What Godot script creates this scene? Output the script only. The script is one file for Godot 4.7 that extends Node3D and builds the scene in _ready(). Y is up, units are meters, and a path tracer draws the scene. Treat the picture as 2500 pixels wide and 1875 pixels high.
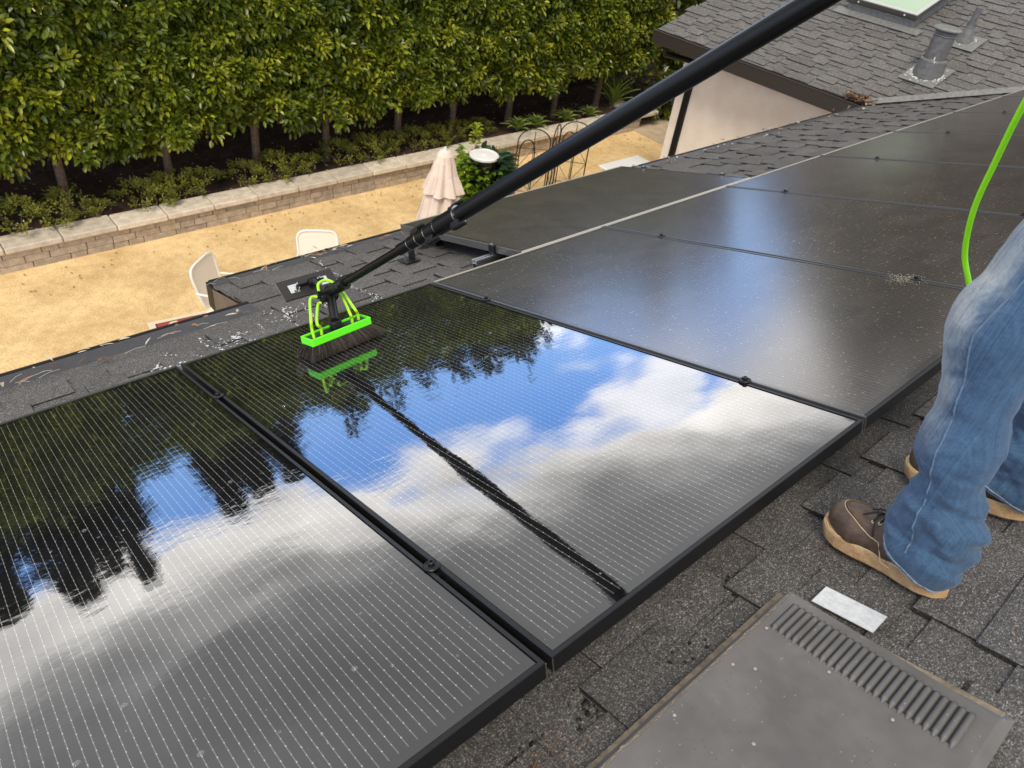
extends Node3D

# World: x runs along the eave, y is up, z runs up the main slope (level part). The origin is the eave corner of the
# panel being brushed, on the plane of the panel tops. pl(u, v, h): u along the eave, v up the slope, h above that plane.
const PITCH := 0.3141593
const GY := -3.3
const ROOF_H := -0.12
const PANEL_W := 1.0535
const PANEL_L := 1.872
const STEP := 1.068
var SN := sin(PITCH)
var CS := cos(PITCH)
var M := {}
var used := {}
var rng := RandomNumberGenerator.new()

class MB:
	var v := PackedVector3Array()
	var n := PackedVector3Array()
	var uv := PackedVector2Array()
	var c := PackedColorArray()
	var ix := PackedInt32Array()
	var col := Color.WHITE
	func add(p: Vector3, nn: Vector3, t := Vector2.ZERO) -> int:
		v.append(p); n.append(nn); uv.append(t); c.append(col)
		return v.size() - 1
	func face(a: int, b: int, d: int) -> void:
		# front faces run clockwise
		var nn := n[a] + n[b] + n[d]
		if (v[b] - v[a]).cross(v[d] - v[a]).dot(nn) > 0.0:
			ix.append(a); ix.append(d); ix.append(b)
		else:
			ix.append(a); ix.append(b); ix.append(d)
	func quad(a: Vector3, b: Vector3, d: Vector3, e: Vector3, nn: Vector3, ua := Vector2(0, 0), ub := Vector2(1, 0), ud := Vector2(1, 1), ue := Vector2(0, 1)) -> void:
		var i := add(a, nn, ua); var j := add(b, nn, ub); var k := add(d, nn, ud); var l := add(e, nn, ue)
		face(i, j, k); face(i, k, l)
	func flat(a: Vector3, b: Vector3, d: Vector3, e: Vector3, out: Vector3) -> void:
		var nn := (b - a).cross(d - a)
		if nn.length_squared() < 1e-14:
			nn = (d - a).cross(e - a)
		nn = nn.normalized()
		if nn.dot(out) < 0.0: nn = -nn
		quad(a, b, d, e, nn)
	func tri(a: Vector3, b: Vector3, d: Vector3, out: Vector3) -> void:
		var nn := (b - a).cross(d - a).normalized()
		if nn.dot(out) < 0.0: nn = -nn
		var i := add(a, nn); var j := add(b, nn, Vector2(1, 0)); var k := add(d, nn, Vector2(1, 1))
		face(i, j, k)
	func box(t: Transform3D, s: Vector3, bev := 0.0) -> void:
		var h := s * 0.5
		var b: float = minf(bev, minf(h.x, minf(h.y, h.z)) * 0.9)
		var ax := [Vector3(1, 0, 0), Vector3(0, 1, 0), Vector3(0, 0, 1)]
		for k in 3:
			for sg in [-1.0, 1.0]:
				var w: Vector3 = ax[k] * sg
				var p: Vector3 = ax[(k + 1) % 3]
				var q: Vector3 = ax[(k + 2) % 3]
				var o: Vector3 = w * h[k]
				var hp: float = h[(k + 1) % 3] - b
				var hq: float = h[(k + 2) % 3] - b
				var nn := (t.basis * w).normalized()
				quad(t * (o - p * hp - q * hq), t * (o + p * hp - q * hq), t * (o + p * hp + q * hq), t * (o - p * hp + q * hq), nn)
		if b <= 0.0: return
		for k in 3:
			var p: Vector3 = ax[(k + 1) % 3]
			var q: Vector3 = ax[(k + 2) % 3]
			for sp in [-1.0, 1.0]:
				for sq in [-1.0, 1.0]:
					var hk: Vector3 = ax[k] * (h[k] - b)
					var a1: Vector3 = p * sp * h[(k + 1) % 3] + q * sq * (h[(k + 2) % 3] - b)
					var a2: Vector3 = p * sp * (h[(k + 1) % 3] - b) + q * sq * h[(k + 2) % 3]
					quad(t * (a1 - hk), t * (a1 + hk), t * (a2 + hk), t * (a2 - hk), (t.basis * (p * sp + q * sq)).normalized())
		for sx in [-1.0, 1.0]:
			for sy in [-1.0, 1.0]:
				for sz in [-1.0, 1.0]:
					var e := Vector3(sx, sy, sz)
					var i := h - Vector3(b, b, b)
					tri(t * (e * Vector3(h.x, i.y, i.z)), t * (e * Vector3(i.x, h.y, i.z)), t * (e * Vector3(i.x, i.y, h.z)), t.basis * e)
	func tube(p: Array, r, sides := 8, caps := true) -> void:
		var m := p.size()
		var up := Vector3.UP
		var t0: Vector3 = (p[1] - p[0]).normalized()
		if absf(t0.dot(up)) > 0.9: up = Vector3.RIGHT
		var side := t0.cross(up).normalized()
		var first := []
		for i in m:
			var t: Vector3 = (p[mini(i + 1, m - 1)] - p[maxi(i - 1, 0)]).normalized()
			side = (side - t * side.dot(t)).normalized()
			var bi := t.cross(side)
			var rr: float = r[i] if r is Array else r
			var row := []
			for k in sides + 1:
				var a := TAU * k / sides
				var d := side * cos(a) + bi * sin(a)
				row.append(add(p[i] + d * rr, d, Vector2(float(k) / sides, float(i) / maxf(m - 1, 1))))
			if i > 0:
				var prev: Array = first[i - 1]
				for k in sides:
					face(prev[k], prev[k + 1], row[k + 1]); face(prev[k], row[k + 1], row[k])
			first.append(row)
			if caps and (i == 0 or i == m - 1):
				var nn := -t if i == 0 else t
				var ce := add(p[i], nn)
				var ring := []
				for k in sides + 1:
					ring.append(add(v[row[k]], nn))
				for k in sides:
					face(ce, ring[k], ring[k + 1])
	func lathe(prof: Array, sides: int, t: Transform3D, fn = null) -> void:
		# prof: Vector2(radius, height) from bottom to top, flat shaded between rings and smooth round
		for i in prof.size() - 1:
			var a: Vector2 = prof[i]
			var b: Vector2 = prof[i + 1]
			var sn := Vector2(b.y - a.y, a.x - b.x).normalized()
			var r0 := []
			var r1 := []
			for k in sides + 1:
				var an := TAU * k / sides
				var fa: float = fn.call(an, a.y) if fn != null else 1.0
				var fb: float = fn.call(an, b.y) if fn != null else 1.0
				var d := Vector3(cos(an), 0, sin(an))
				var side := Vector3.ZERO
				if fn != null:
					side = Vector3(-d.z, 0, d.x) * ((fn.call(an + 0.01, a.y) - fn.call(an - 0.01, a.y)) / 0.02)
				var nn := (t.basis * (Vector3(d.x * sn.x, sn.y, d.z * sn.x) - side)).normalized()
				r0.append(add(t * (d * a.x * fa + Vector3(0, a.y, 0)), nn, Vector2(float(k) / sides, a.y)))
				r1.append(add(t * (d * b.x * fb + Vector3(0, b.y, 0)), nn, Vector2(float(k) / sides, b.y)))
			for k in sides:
				if b.x > 1e-5: face(r0[k], r1[k + 1], r1[k])
				if a.x > 1e-5: face(r0[k], r0[k + 1], r1[k + 1])
	func leaf(o: Vector3, d: Vector3, up: Vector3, ln: float, wd: float, fold := 0.25) -> void:
		var s := d.cross(up).normalized()
		var nn := s.cross(d).normalized()
		var mid := o + d * ln * 0.30 - nn * ln * 0.01
		var fin := o + d * ln * 0.70 - nn * ln * 0.06
		var tip := o + d * ln - nn * ln * 0.13
		var l := mid + s * wd * 0.5 + nn * wd * fold
		var r := mid - s * wd * 0.5 + nn * wd * fold
		var lf := fin + s * wd * 0.42 + nn * wd * fold * 0.8
		var rf := fin - s * wd * 0.42 + nn * wd * fold * 0.8
		var n1 := (nn - s * fold * 1.6).normalized()
		var n2 := (nn + s * fold * 1.6).normalized()
		var a := add(o, n1); var b := add(l, n1); var f := add(lf, n1); var e := add(tip, n1)
		face(a, b, f); face(a, f, e)
		var a2 := add(o, n2); var b2 := add(r, n2); var f2 := add(rf, n2); var e2 := add(tip, n2)
		face(a2, b2, f2); face(a2, f2, e2)
	func ball(t: Transform3D, seg := 8, rings := 6, half := false) -> void:
		var rows := []
		for i in rings + 1:
			var la := (PI * 0.5) * (1.0 - float(i) / rings) if half else PI * 0.5 - PI * i / rings
			var row := []
			for k in seg + 1:
				var a := TAU * k / seg
				var d := Vector3(cos(a) * cos(la), sin(la), sin(a) * cos(la))
				row.append(add(t * d, (t.basis.inverse().transposed() * d).normalized(), Vector2(float(k) / seg, float(i) / rings)))
			rows.append(row)
		for i in rings:
			for k in seg:
				face(rows[i][k], rows[i][k + 1], rows[i + 1][k + 1]); face(rows[i][k], rows[i + 1][k + 1], rows[i + 1][k])
	func mesh() -> ArrayMesh:
		var ar := []
		ar.resize(Mesh.ARRAY_MAX)
		ar[Mesh.ARRAY_VERTEX] = v; ar[Mesh.ARRAY_NORMAL] = n; ar[Mesh.ARRAY_TEX_UV] = uv; ar[Mesh.ARRAY_COLOR] = c; ar[Mesh.ARRAY_INDEX] = ix
		var m := ArrayMesh.new()
		m.add_surface_from_arrays(Mesh.PRIMITIVE_TRIANGLES, ar)
		return m

# ---------------------------------------------------------------- small helpers
func pl(u: float, v: float, h := 0.0) -> Vector3:
	return Vector3(u, v * SN + h * CS, v * CS - h * SN)
func slope_basis() -> Basis:
	return Basis(Vector3(1, 0, 0), Vector3(0, CS, -SN), Vector3(0, SN, CS))
func on_slope(u: float, v: float, h := 0.0) -> Transform3D:
	return Transform3D(slope_basis(), pl(u, v, h))
func wing_basis() -> Basis:
	return Basis(Vector3(0, 0, -1), Vector3(-SN, CS, 0), Vector3(CS, SN, 0))
func on_wing(along: float, up: float, h := 0.0) -> Transform3D:
	var b := wing_basis()
	return Transform3D(b, Vector3(7.7, -0.531, 0) + b.x * along + b.z * up + b.y * h)
func T(x: float, y: float, z: float) -> Transform3D:
	return Transform3D(Basis(), Vector3(x, y, z))
func rnd(a: float, b: float) -> float:
	return rng.randf_range(a, b)
func numbered(called: String) -> String:
	var k: int = used.get(called, 0)
	used[called] = k + 1
	return called if k == 0 else "%s_%03d" % [called, k]
func tag(o: Node, label: String, category: String, group := "", kind := "") -> void:
	if label: o.set_meta("label", label)
	if category: o.set_meta("category", category)
	if group: o.set_meta("group", group)
	if kind: o.set_meta("kind", kind)
func thing(called: String, label: String, category: String, at := Transform3D(), group := "") -> Node3D:
	var o := Node3D.new()
	o.name = numbered(called)
	o.transform = at
	add_child(o, true)
	tag(o, label, category, group)
	return o
func part(called: String, mb, mat: Material, parent: Node, at := Transform3D()) -> MeshInstance3D:
	var o := MeshInstance3D.new()
	o.name = called if parent != self else numbered(called)
	o.mesh = mb.mesh() if mb is MB else mb
	o.material_override = mat
	o.transform = at
	parent.add_child(o, true)
	return o
func struct(called: String, mb, mat: Material) -> MeshInstance3D:
	var o := part(called, mb, mat, self)
	o.set_meta("kind", "structure")
	return o
func box1(t: Transform3D, s: Vector3, bev := 0.0) -> MB:
	var m := MB.new()
	m.box(t, s, bev)
	return m
func tube1(p: Array, r, sides := 8) -> MB:
	var m := MB.new()
	m.tube(p, r, sides)
	return m
func curve(p: Array, n: int) -> Array:
	# Catmull-Rom through the points
	var out := []
	for i in p.size() - 1:
		var a: Vector3 = p[maxi(i - 1, 0)]
		var b: Vector3 = p[i]
		var c: Vector3 = p[i + 1]
		var d: Vector3 = p[mini(i + 2, p.size() - 1)]
		for k in n:
			out.append(b.cubic_interpolate(c, a, d, float(k) / n))
	out.append(p[p.size() - 1])
	return out

# ---------------------------------------------------------------- textures
func lin(r: float, g: float, b: float) -> Color:
	return Color(r, g, b).linear_to_srgb()
func tex(w: int, h: int, data: PackedByteArray) -> ImageTexture:
	return ImageTexture.create_from_image(Image.create_from_data(w, h, false, Image.FORMAT_RGB8, data))
func octave(size: int, freq: float, sd: int, kind := FastNoiseLite.TYPE_SIMPLEX, oct := 3) -> PackedByteArray:
	var nz := FastNoiseLite.new()
	nz.seed = sd
	nz.noise_type = kind
	nz.frequency = freq
	nz.fractal_octaves = oct
	var im := nz.get_seamless_image(size, size)
	im.convert(Image.FORMAT_L8)
	return im.get_data()
func layered(size: int, layers: Array, ca: Color, cb: Color, grain: float, sd: int, spots := []) -> ImageTexture:
	# colours are linear; layers: [frequency, weight]; grain: per-pixel noise; spots: [share, colour]
	var oc := []
	var wsum := 0.0
	for i in layers.size():
		oc.append(octave(size, layers[i][0], sd + i))
		wsum += layers[i][1]
	var r := RandomNumberGenerator.new()
	r.seed = sd
	var lut := PackedByteArray()
	lut.resize(1024 * 3)
	for i in 1024:
		var c := ca.lerp(cb, i / 1023.0).linear_to_srgb()
		lut[i * 3] = int(c.r * 255); lut[i * 3 + 1] = int(c.g * 255); lut[i * 3 + 2] = int(c.b * 255)
	var sp := []
	for s in spots:
		sp.append((s[1] as Color).linear_to_srgb())
	var d := PackedByteArray()
	d.resize(size * size * 3)
	for p in size * size:
		var t := 0.0
		for i in layers.size():
			t += oc[i][p] * layers[i][1]
		t = t / wsum / 255.0
		t = (t - 0.5) * 1.7 + 0.5 + (r.randf() - 0.5) * grain
		var k := clampi(int(t * 1023.0), 0, 1023) * 3
		d[p * 3] = lut[k]; d[p * 3 + 1] = lut[k + 1]; d[p * 3 + 2] = lut[k + 2]
		var x := r.randf()
		for i in spots.size():
			if x < spots[i][0]:
				d[p * 3] = int(sp[i].r * 255); d[p * 3 + 1] = int(sp[i].g * 255); d[p * 3 + 2] = int(sp[i].b * 255)
				break
			x -= spots[i][0]
	return tex(size, size, d)
func mat(called: String, col: Color, rough := 0.8, metal := 0.0, spec := 0.5) -> StandardMaterial3D:
	# col is a linear base colour
	var m := StandardMaterial3D.new()
	m.resource_name = called
	m.albedo_color = col.linear_to_srgb()
	m.roughness = rough
	m.metallic = metal
	m.metallic_specular = spec
	M[called] = m
	return m
func tri_mat(called: String, t: Texture2D, scale: float, rough := 0.9, bump := 0.0, tint := Color.WHITE, world := true) -> StandardMaterial3D:
	var m := mat(called, tint, rough)
	m.albedo_texture = t
	m.uv1_triplanar = true
	m.uv1_world_triplanar = world
	m.uv1_scale = Vector3.ONE * scale
	if bump > 0.0:
		m.heightmap_enabled = true
		m.heightmap_texture = t
		m.heightmap_scale = bump
	return m
func vert_mat(called: String, rough := 0.6, back := 0.0) -> StandardMaterial3D:
	var m := mat(called, Color.WHITE, rough)
	m.vertex_color_use_as_albedo = true
	m.cull_mode = BaseMaterial3D.CULL_DISABLED
	if back > 0.0:
		m.backlight_enabled = true
		m.backlight = Color(back, back, back).linear_to_srgb()
	return m
# ---------------------------------------------------------------- camera, sky, sun
func setup() -> void:
	var cam := Camera3D.new()
	cam.name = "camera"
	add_child(cam)
	cam.transform = Transform3D(Basis(Vector3(0.75548386, 0.116011, 0.64481438), Vector3(0.34443714, 0.76688499, -0.54152606), Vector3(-0.55732144, 0.63121222, 0.53941074)), Vector3(-0.55725, 1.67461, 2.14191)).orthonormalized()
	cam.fov = 55.55
	cam.near = 0.05
	cam.far = 900.0
	cam.current = true
	var at := CameraAttributesPhysical.new()
	at.frustum_focal_length = 26.0
	at.frustum_focus_distance = 2.3
	at.exposure_aperture = 7.0
	at.frustum_near = 0.05
	at.frustum_far = 900.0
	cam.attributes = at
	cam.fov = 55.55
	var e := Environment.new()
	e.background_mode = Environment.BG_SKY
	e.tonemap_mode = Environment.TONE_MAPPER_LINEAR
	e.tonemap_exposure = 1.42
	e.sdfgi_enabled = true
	e.ssao_enabled = true
	e.ssil_enabled = true
	var sky := Sky.new()
	var pm := PanoramaSkyMaterial.new()
	pm.panorama = sky_picture(1024)
	sky.sky_material = pm
	e.sky = sky
	var we := WorldEnvironment.new()
	we.name = "environment"
	we.environment = e
	add_child(we)
	var sun := DirectionalLight3D.new()
	sun.name = "sun"
	sun.light_color = Color(1.0, 0.95, 0.87)
	sun.light_energy = 0.6
	sun.light_angular_distance = 22.0
	sun.shadow_enabled = true
	add_child(sun)
	sun.look_at_from_position(Vector3(-6, 10, 4.5), Vector3.ZERO)

func sky_picture(w: int) -> ImageTexture:
	# broken cloud: blue below a ragged bank of sunlit cumulus that goes over into grey stratus overhead, all the way round
	var h := w / 2
	var n1 := FastNoiseLite.new()
	n1.seed = 11; n1.frequency = 1.6; n1.fractal_octaves = 5; n1.fractal_gain = 0.55
	var n2 := FastNoiseLite.new()
	n2.seed = 5; n2.frequency = 4.5; n2.fractal_octaves = 4
	var d := PackedFloat32Array()
	d.resize(w * h * 3)
	for j in h:
		var el := PI * 0.5 - PI * (j + 0.5) / h
		var eld := rad_to_deg(el)
		for i in w:
			var c := Color(0.16, 0.17, 0.14)
			if eld > -0.5:
				var az := TAU * (i + 0.5) / w
				var p := Vector3(sin(az) * cos(el), sin(el), -cos(az) * cos(el))
				var q := Vector3(p.x, p.y * 2.6, p.z)
				var a := n1.get_noise_3dv(q)
				var b := n2.get_noise_3dv(q)
				var t := clampf((eld - 2.0) / 16.0, 0.0, 1.0)
				var blue := Color(0.75, 1.2, 1.9).lerp(Color(0.30, 0.85, 2.3), t)
				# where the bank begins and where it turns grey
				var dz := (rad_to_deg(az) - 59.0) / 9.0
				var rise := 14.5 + a * 7.0 + b * 2.4 - 3.5 * exp(-dz * dz)
				var cover := smoothstep(rise - 0.9, rise + 1.6, eld)
				var puff := smoothstep(0.30, 0.52, a + b * 0.5) * smoothstep(3.0, 8.0, eld) * 0.8
				cover = maxf(cover, puff)
				var g := smoothstep(15.0, 22.5, eld - a * 3.0 - b * 2.0)
				var white := Color(2.65, 2.56, 2.46) * (1.0 + b * 0.5)
				var grey := Color(0.63, 0.635, 0.645) * (1.0 + a * 0.28 + b * 0.14)
				var cl := white.lerp(grey, g)
				c = blue.lerp(cl, cover)
			var o := (j * w + i) * 3
			d[o] = c.r; d[o + 1] = c.g; d[o + 2] = c.b
	return ImageTexture.create_from_image(Image.create_from_data(w, h, false, Image.FORMAT_RGBF, d.to_byte_array()))

# ---------------------------------------------------------------- materials
func panel_picture(dusty: bool, sd: int) -> ImageTexture:
	var w := 2048
	var im := Image.create_empty(w, w, false, Image.FORMAT_RGB8)
	var r := RandomNumberGenerator.new()
	r.seed = sd
	var mx := w / 1.03
	var my := w / 1.852
	im.fill(lin(0.056, 0.047, 0.041) if dusty else lin(0.010, 0.010, 0.011))
	var bord := lin(0.036, 0.032, 0.028) if dusty else lin(0.007, 0.007, 0.008)
	im.fill_rect(Rect2i(0, 0, int(0.010 * mx), w), bord)
	im.fill_rect(Rect2i(w - int(0.010 * mx), 0, int(0.010 * mx), w), bord)
	im.fill_rect(Rect2i(0, 0, w, int(0.02 * my)), bord)
	im.fill_rect(Rect2i(0, w - int(0.02 * my), w, int(0.02 * my)), bord)
	var cw := (1.03 - 0.024) / 6.0
	var rows := 24
	var ch := (1.852 - 0.06) / rows
	# fine cell fingers: slight tone differences from cell to cell
	for cx in 6:
		for ry in rows:
			var k := r.randf_range(0.85, 1.2)
			var b: Color = lin(0.056 * k, 0.047 * k, 0.041 * k) if dusty else lin(0.010 * k, 0.010 * k, 0.011 * k)
			im.fill_rect(Rect2i(int((0.012 + cx * cw + 0.0012) * mx), int((0.03 + ry * ch) * my), int((cw - 0.0024) * mx), int((ch - 0.0011) * my)), b)
	# cell gaps with the small chevrons of the cut corners
	var gap := lin(0.055, 0.054, 0.05) if dusty else lin(0.045, 0.046, 0.05)
	for cx in range(1, 6):
		for ry in rows:
			if r.randf() < 0.75:
				var x := int((0.012 + cx * cw) * mx)
				im.fill_rect(Rect2i(x - 3, int((0.03 + ry * ch) * my) + 6, 1, int(ch * my) - 14), gap)
				im.fill_rect(Rect2i(x + 3, int((0.03 + ry * ch) * my) + 2, 1, int(ch * my) - 10), gap)
	var lc := lin(0.16, 0.15, 0.135) if dusty else lin(0.23, 0.23, 0.21)
	var dc := lin(0.22, 0.21, 0.19) if dusty else lin(0.62, 0.61, 0.57)
	for cx in 6:
		for b in 10:
			var x := int((0.012 + (cx + (b + 0.5) / 10.0) * cw) * mx)
			im.fill_rect(Rect2i(x, int(0.018 * my), 2, w - int(0.036 * my)), lc)
			for ry in rows:
				for k in 4:
					var y := (0.03 + (ry + (k + 0.5) / 4.0) * ch) * my
					im.fill_rect(Rect2i(x, int(y) - 1, 3 if (k + b) % 2 else 2, 3), dc)
	if dusty:
		for i in 9000:
			var k := r.randf()
			var c := lin(0.10, 0.095, 0.085).lerp(lin(0.55, 0.52, 0.45), k * k * k * k)
			var x := r.randi_range(0, w - 8)
			var y := r.randi_range(0, w - 8)
			var s := 1 + int(k * k * 3.4)
			im.fill_rect(Rect2i(x, y, s + (1 if r.randf() < 0.3 else 0), s), c)
			if k > 0.93:
				im.fill_rect(Rect2i(x + s, y + s, 2, 3), c)
	else:
		for i in 320:
			var s := r.randi_range(1, 3)
			im.fill_rect(Rect2i(r.randi_range(0, w - 8), r.randi_range(0, w - 8), s, s), lin(0.3, 0.3, 0.27))
	return ImageTexture.create_from_image(im)

func ripple_normals() -> ImageTexture:
	# the film of water: short wavelets across the flow, rougher where the brush has just been
	var w := 768
	var h := 1344
	var n1 := FastNoiseLite.new()
	n1.seed = 3; n1.frequency = 1.0; n1.fractal_octaves = 3
	var n2 := FastNoiseLite.new()
	n2.seed = 8; n2.frequency = 1.0; n2.fractal_octaves = 2
	var hh := PackedFloat32Array()
	hh.resize((w + 1) * (h + 1))
	for j in h + 1:
		var v := 1.852 * j / h
		for i in w + 1:
			var u := 1.03 * i / w
			var calm := 0.30 + 0.70 * smoothstep(1.25, 0.55, v + n2.get_noise_2d(u * 3.0, v * 2.0) * 0.3)
			var near := maxf(0.0, 1.0 - Vector2((u - 0.62) / 0.5, (v - 0.34) / 0.3).length())
			var z := n1.get_noise_2d(u * 16.0, v * 34.0) * 0.00011 * calm
			z += n2.get_noise_2d(u * 60.0, v * 110.0) * 0.000025 * calm
			z += n1.get_noise_2d(u * 45.0 + 70.0, v * 38.0) * 0.00042 * near
			z += n2.get_noise_2d(u * 4.0 + 9.0, v * 4.0) * 0.0005
			hh[j * (w + 1) + i] = z
	var d := PackedFloat32Array()
	d.resize(w * h * 3)
	var du := 1.03 / w
	var dv := 1.852 / h
	for j in h:
		for i in w:
			var o := j * (w + 1) + i
			var nn := Vector3(-(hh[o + 1] - hh[o]) / du, (hh[o + w + 1] - hh[o]) / dv, 1.0).normalized()
			var p := (j * w + i) * 3
			d[p] = nn.x * 0.5 + 0.5; d[p + 1] = nn.y * 0.5 + 0.5; d[p + 2] = nn.z * 0.5 + 0.5
	return ImageTexture.create_from_image(Image.create_from_data(w, h, false, Image.FORMAT_RGBF, d.to_byte_array()))

func granules() -> ImageTexture:
	var s := 1024
	var o1 := octave(s, 0.006, 21)
	var r := RandomNumberGenerator.new()
	r.seed = 77
	var d := PackedByteArray()
	d.resize(s * s * 3)
	var prev := 0.5
	for p in s * s:
		var x := r.randf()
		prev = prev * 0.35 + x * 0.65
		var g := 0.05 + 0.03 * (o1[p] / 255.0 - 0.5)
		if prev > 0.80: g = 0.30 + 0.35 * r.randf()
		elif prev > 0.60: g = 0.10 + 0.06 * r.randf()
		elif prev < 0.30: g = 0.022
		var c := Color(g * 1.03, g, g * 0.985).linear_to_srgb()
		d[p * 3] = int(c.r * 255); d[p * 3 + 1] = int(c.g * 255); d[p * 3 + 2] = int(c.b * 255)
	return tex(s, s, d)

func denim() -> ImageTexture:
	var s := 512
	var o1 := octave(s, 0.01, 31)
	var o2 := octave(s, 0.06, 32)
	var r := RandomNumberGenerator.new()
	r.seed = 9
	var streak := PackedFloat32Array()
	streak.resize(s)
	for i in s: streak[i] = r.randf()
	var d := PackedByteArray()
	d.resize(s * s * 3)
	for y in s:
		for x in s:
			var p := y * s + x
			var t := 0.30 + 0.22 * (o1[p] / 255.0 - 0.5) + 0.45 * (o2[p] / 255.0 - 0.5) + (streak[x] + streak[(x + 1) % s] + streak[(x + 2) % s] - 1.5) * 0.34 + (r.randf() - 0.5) * 0.5
			if (x + y) % 4 == 0: t += 0.14
			var c := Color(0.34, 0.38, 0.42).lerp(Color(1, 1, 1), clampf(t + 0.12, 0.0, 1.0)).linear_to_srgb()
			d[p * 3] = int(c.r * 255); d[p * 3 + 1] = int(c.g * 255); d[p * 3 + 2] = int(c.b * 255)
	return tex(s, s, d)

func materials() -> void:
	var wet := mat("wet_cells", Color.WHITE, 0.035, 0.0, 0.7)
	wet.albedo_texture = panel_picture(false, 1)
	wet.normal_enabled = true
	wet.normal_texture = ripple_normals()
	wet.normal_scale = 1.0
	wet.clearcoat_enabled = true
	wet.clearcoat = 1.0
	wet.clearcoat_roughness = 0.01
	var dusty := mat("dusty_cells", Color.WHITE, 0.19, 0.0, 0.72)
	dusty.albedo_texture = panel_picture(true, 2)
	mat("black_anodised", Color(0.008, 0.008, 0.0085), 0.4, 0.0, 0.42)
	mat("wet_asphalt", Color(0.008, 0.008, 0.008), 0.3, 0.0, 0.4)
	mat("dusty_sheen_frame", Color(0.42, 0.39, 0.33), 0.4, 0.0, 0.5)  # dust plus the grazing reflection of the sky, both put into the colour
	mat("sky_sheen_frame", Color(0.075, 0.075, 0.075), 0.25, 0.0, 0.6)  # black frame, its colour lightened to imitate sky reflected along the bar
	mat("bare_edge", Color(0.75, 0.75, 0.74), 0.3, 1.0)
	mat("aluminium", Color(0.80, 0.81, 0.82), 0.28, 1.0)
	mat("steel", Color(0.55, 0.55, 0.56), 0.25, 1.0)
	var gr := granules()
	for i in 5:
		var k: float = [0.86, 0.94, 1.0, 1.06, 1.14][i]
		tri_mat("shingle_%d" % i, gr, 0.85, 0.85, 0.09, Color(k, k * 0.985, k * 0.975)).vertex_color_use_as_albedo = true
	for i in 5:
		var k: float = [1.15, 1.24, 1.32, 1.40, 1.48][i]
		tri_mat("wing_shingle_%d" % i, gr, 0.5, 0.85, 0.0, Color(k, k * [0.96, 0.98, 0.99, 0.94, 0.98][i], k * [0.92, 0.96, 0.98, 0.88, 0.95][i])).vertex_color_use_as_albedo = true
	tri_mat("gravel", layered(1024, [[0.005, 0.9], [0.03, 0.6], [0.25, 1.0]], Color(0.52, 0.35, 0.155), Color(0.92, 0.68, 0.36), 0.6, 41, [[0.006, Color(0.22, 0.13, 0.05)], [0.008, Color(0.85, 0.68, 0.42)]]), 0.17, 0.95, 0.35)
	tri_mat("concrete", layered(512, [[0.01, 1.0], [0.05, 0.6]], Color(0.42, 0.33, 0.22), Color(0.56, 0.45, 0.32), 0.2, 45), 0.5, 0.9, 0.05)
	tri_mat("mulch", layered(512, [[0.03, 1.0], [0.15, 1.0]], Color(0.035, 0.020, 0.015), Color(0.11, 0.062, 0.045), 0.7, 47), 0.9, 0.95, 1.2)
	for i in 4:
		var k: float = [0.95, 1.05, 1.12, 1.2][i]
		tri_mat("cap_stone_%d" % i, layered(256, [[0.02, 1.0], [0.1, 0.6]], Color(0.46, 0.395, 0.315), Color(0.66, 0.585, 0.48), 0.35, 50 + i), 1.1, 0.9, 0.12, Color(k, k, k))
		tri_mat("wall_block_%d" % i, layered(256, [[0.02, 1.0], [0.09, 0.9]], Color([0.30, 0.34, 0.27, 0.35][i], [0.24, 0.27, 0.22, 0.28][i], [0.175, 0.195, 0.17, 0.205][i]), Color([0.48, 0.52, 0.43, 0.53][i], [0.395, 0.425, 0.36, 0.435][i], [0.30, 0.32, 0.285, 0.33][i]), 0.4, 60 + i), 1.6, 0.92, 0.4)
	tri_mat("fence_board", layered(256, [[0.03, 1.0], [0.12, 0.5]], Color(0.035, 0.02, 0.013), Color(0.085, 0.05, 0.034), 0.3, 70), 0.8, 0.9)
	tri_mat("bark", layered(256, [[0.03, 1.0], [0.15, 0.8]], Color(0.10, 0.065, 0.045), Color(0.26, 0.18, 0.125), 0.3, 72), 2.0, 0.9, 0.5)
	tri_mat("stucco", layered(512, [[0.006, 1.0], [0.1, 0.7]], Color(0.71, 0.62, 0.52), Color(0.81, 0.72, 0.62), 0.12, 74), 0.7, 0.9, 0.12)
	mat("gutter_black", Color(0.007, 0.0065, 0.0065), 0.5, 0.0, 0.35)
	mat("fascia_brown", Color(0.022, 0.017, 0.013), 0.5)
	tri_mat("soffit_brown", layered(256, [[0.01, 1.0], [0.1, 0.5]], Color(0.10, 0.075, 0.05), Color(0.16, 0.12, 0.085), 0.2, 76), 0.8, 0.8)
	tri_mat("gutter_mesh", layered(256, [[0.3, 1.0]], Color(0.012, 0.012, 0.014), Color(0.07, 0.07, 0.08), 1.2, 78), 3.0, 0.5, 0.1)
	tri_mat("vent_grey", layered(512, [[0.006, 1.0], [0.03, 0.5]], Color(0.095, 0.090, 0.087), Color(0.140, 0.134, 0.129), 0.12, 80, [[0.0008, Color(0.55, 0.53, 0.48)], [0.0008, Color(0.03, 0.028, 0.025)]]), 1.3, 0.5, 0.0)
	tri_mat("vent_edge", layered(256, [[0.02, 1.0], [0.1, 0.6]], Color(0.09, 0.07, 0.05), Color(0.30, 0.24, 0.17), 0.3, 82), 3.0, 0.7)
	tri_mat("galvanised", layered(256, [[0.03, 1.0], [0.09, 1.0]], Color(0.55, 0.57, 0.58), Color(0.74, 0.76, 0.77), 0.1, 84), 4.0, 0.42)
	(M["galvanised"] as StandardMaterial3D).metallic = 0.3
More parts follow.
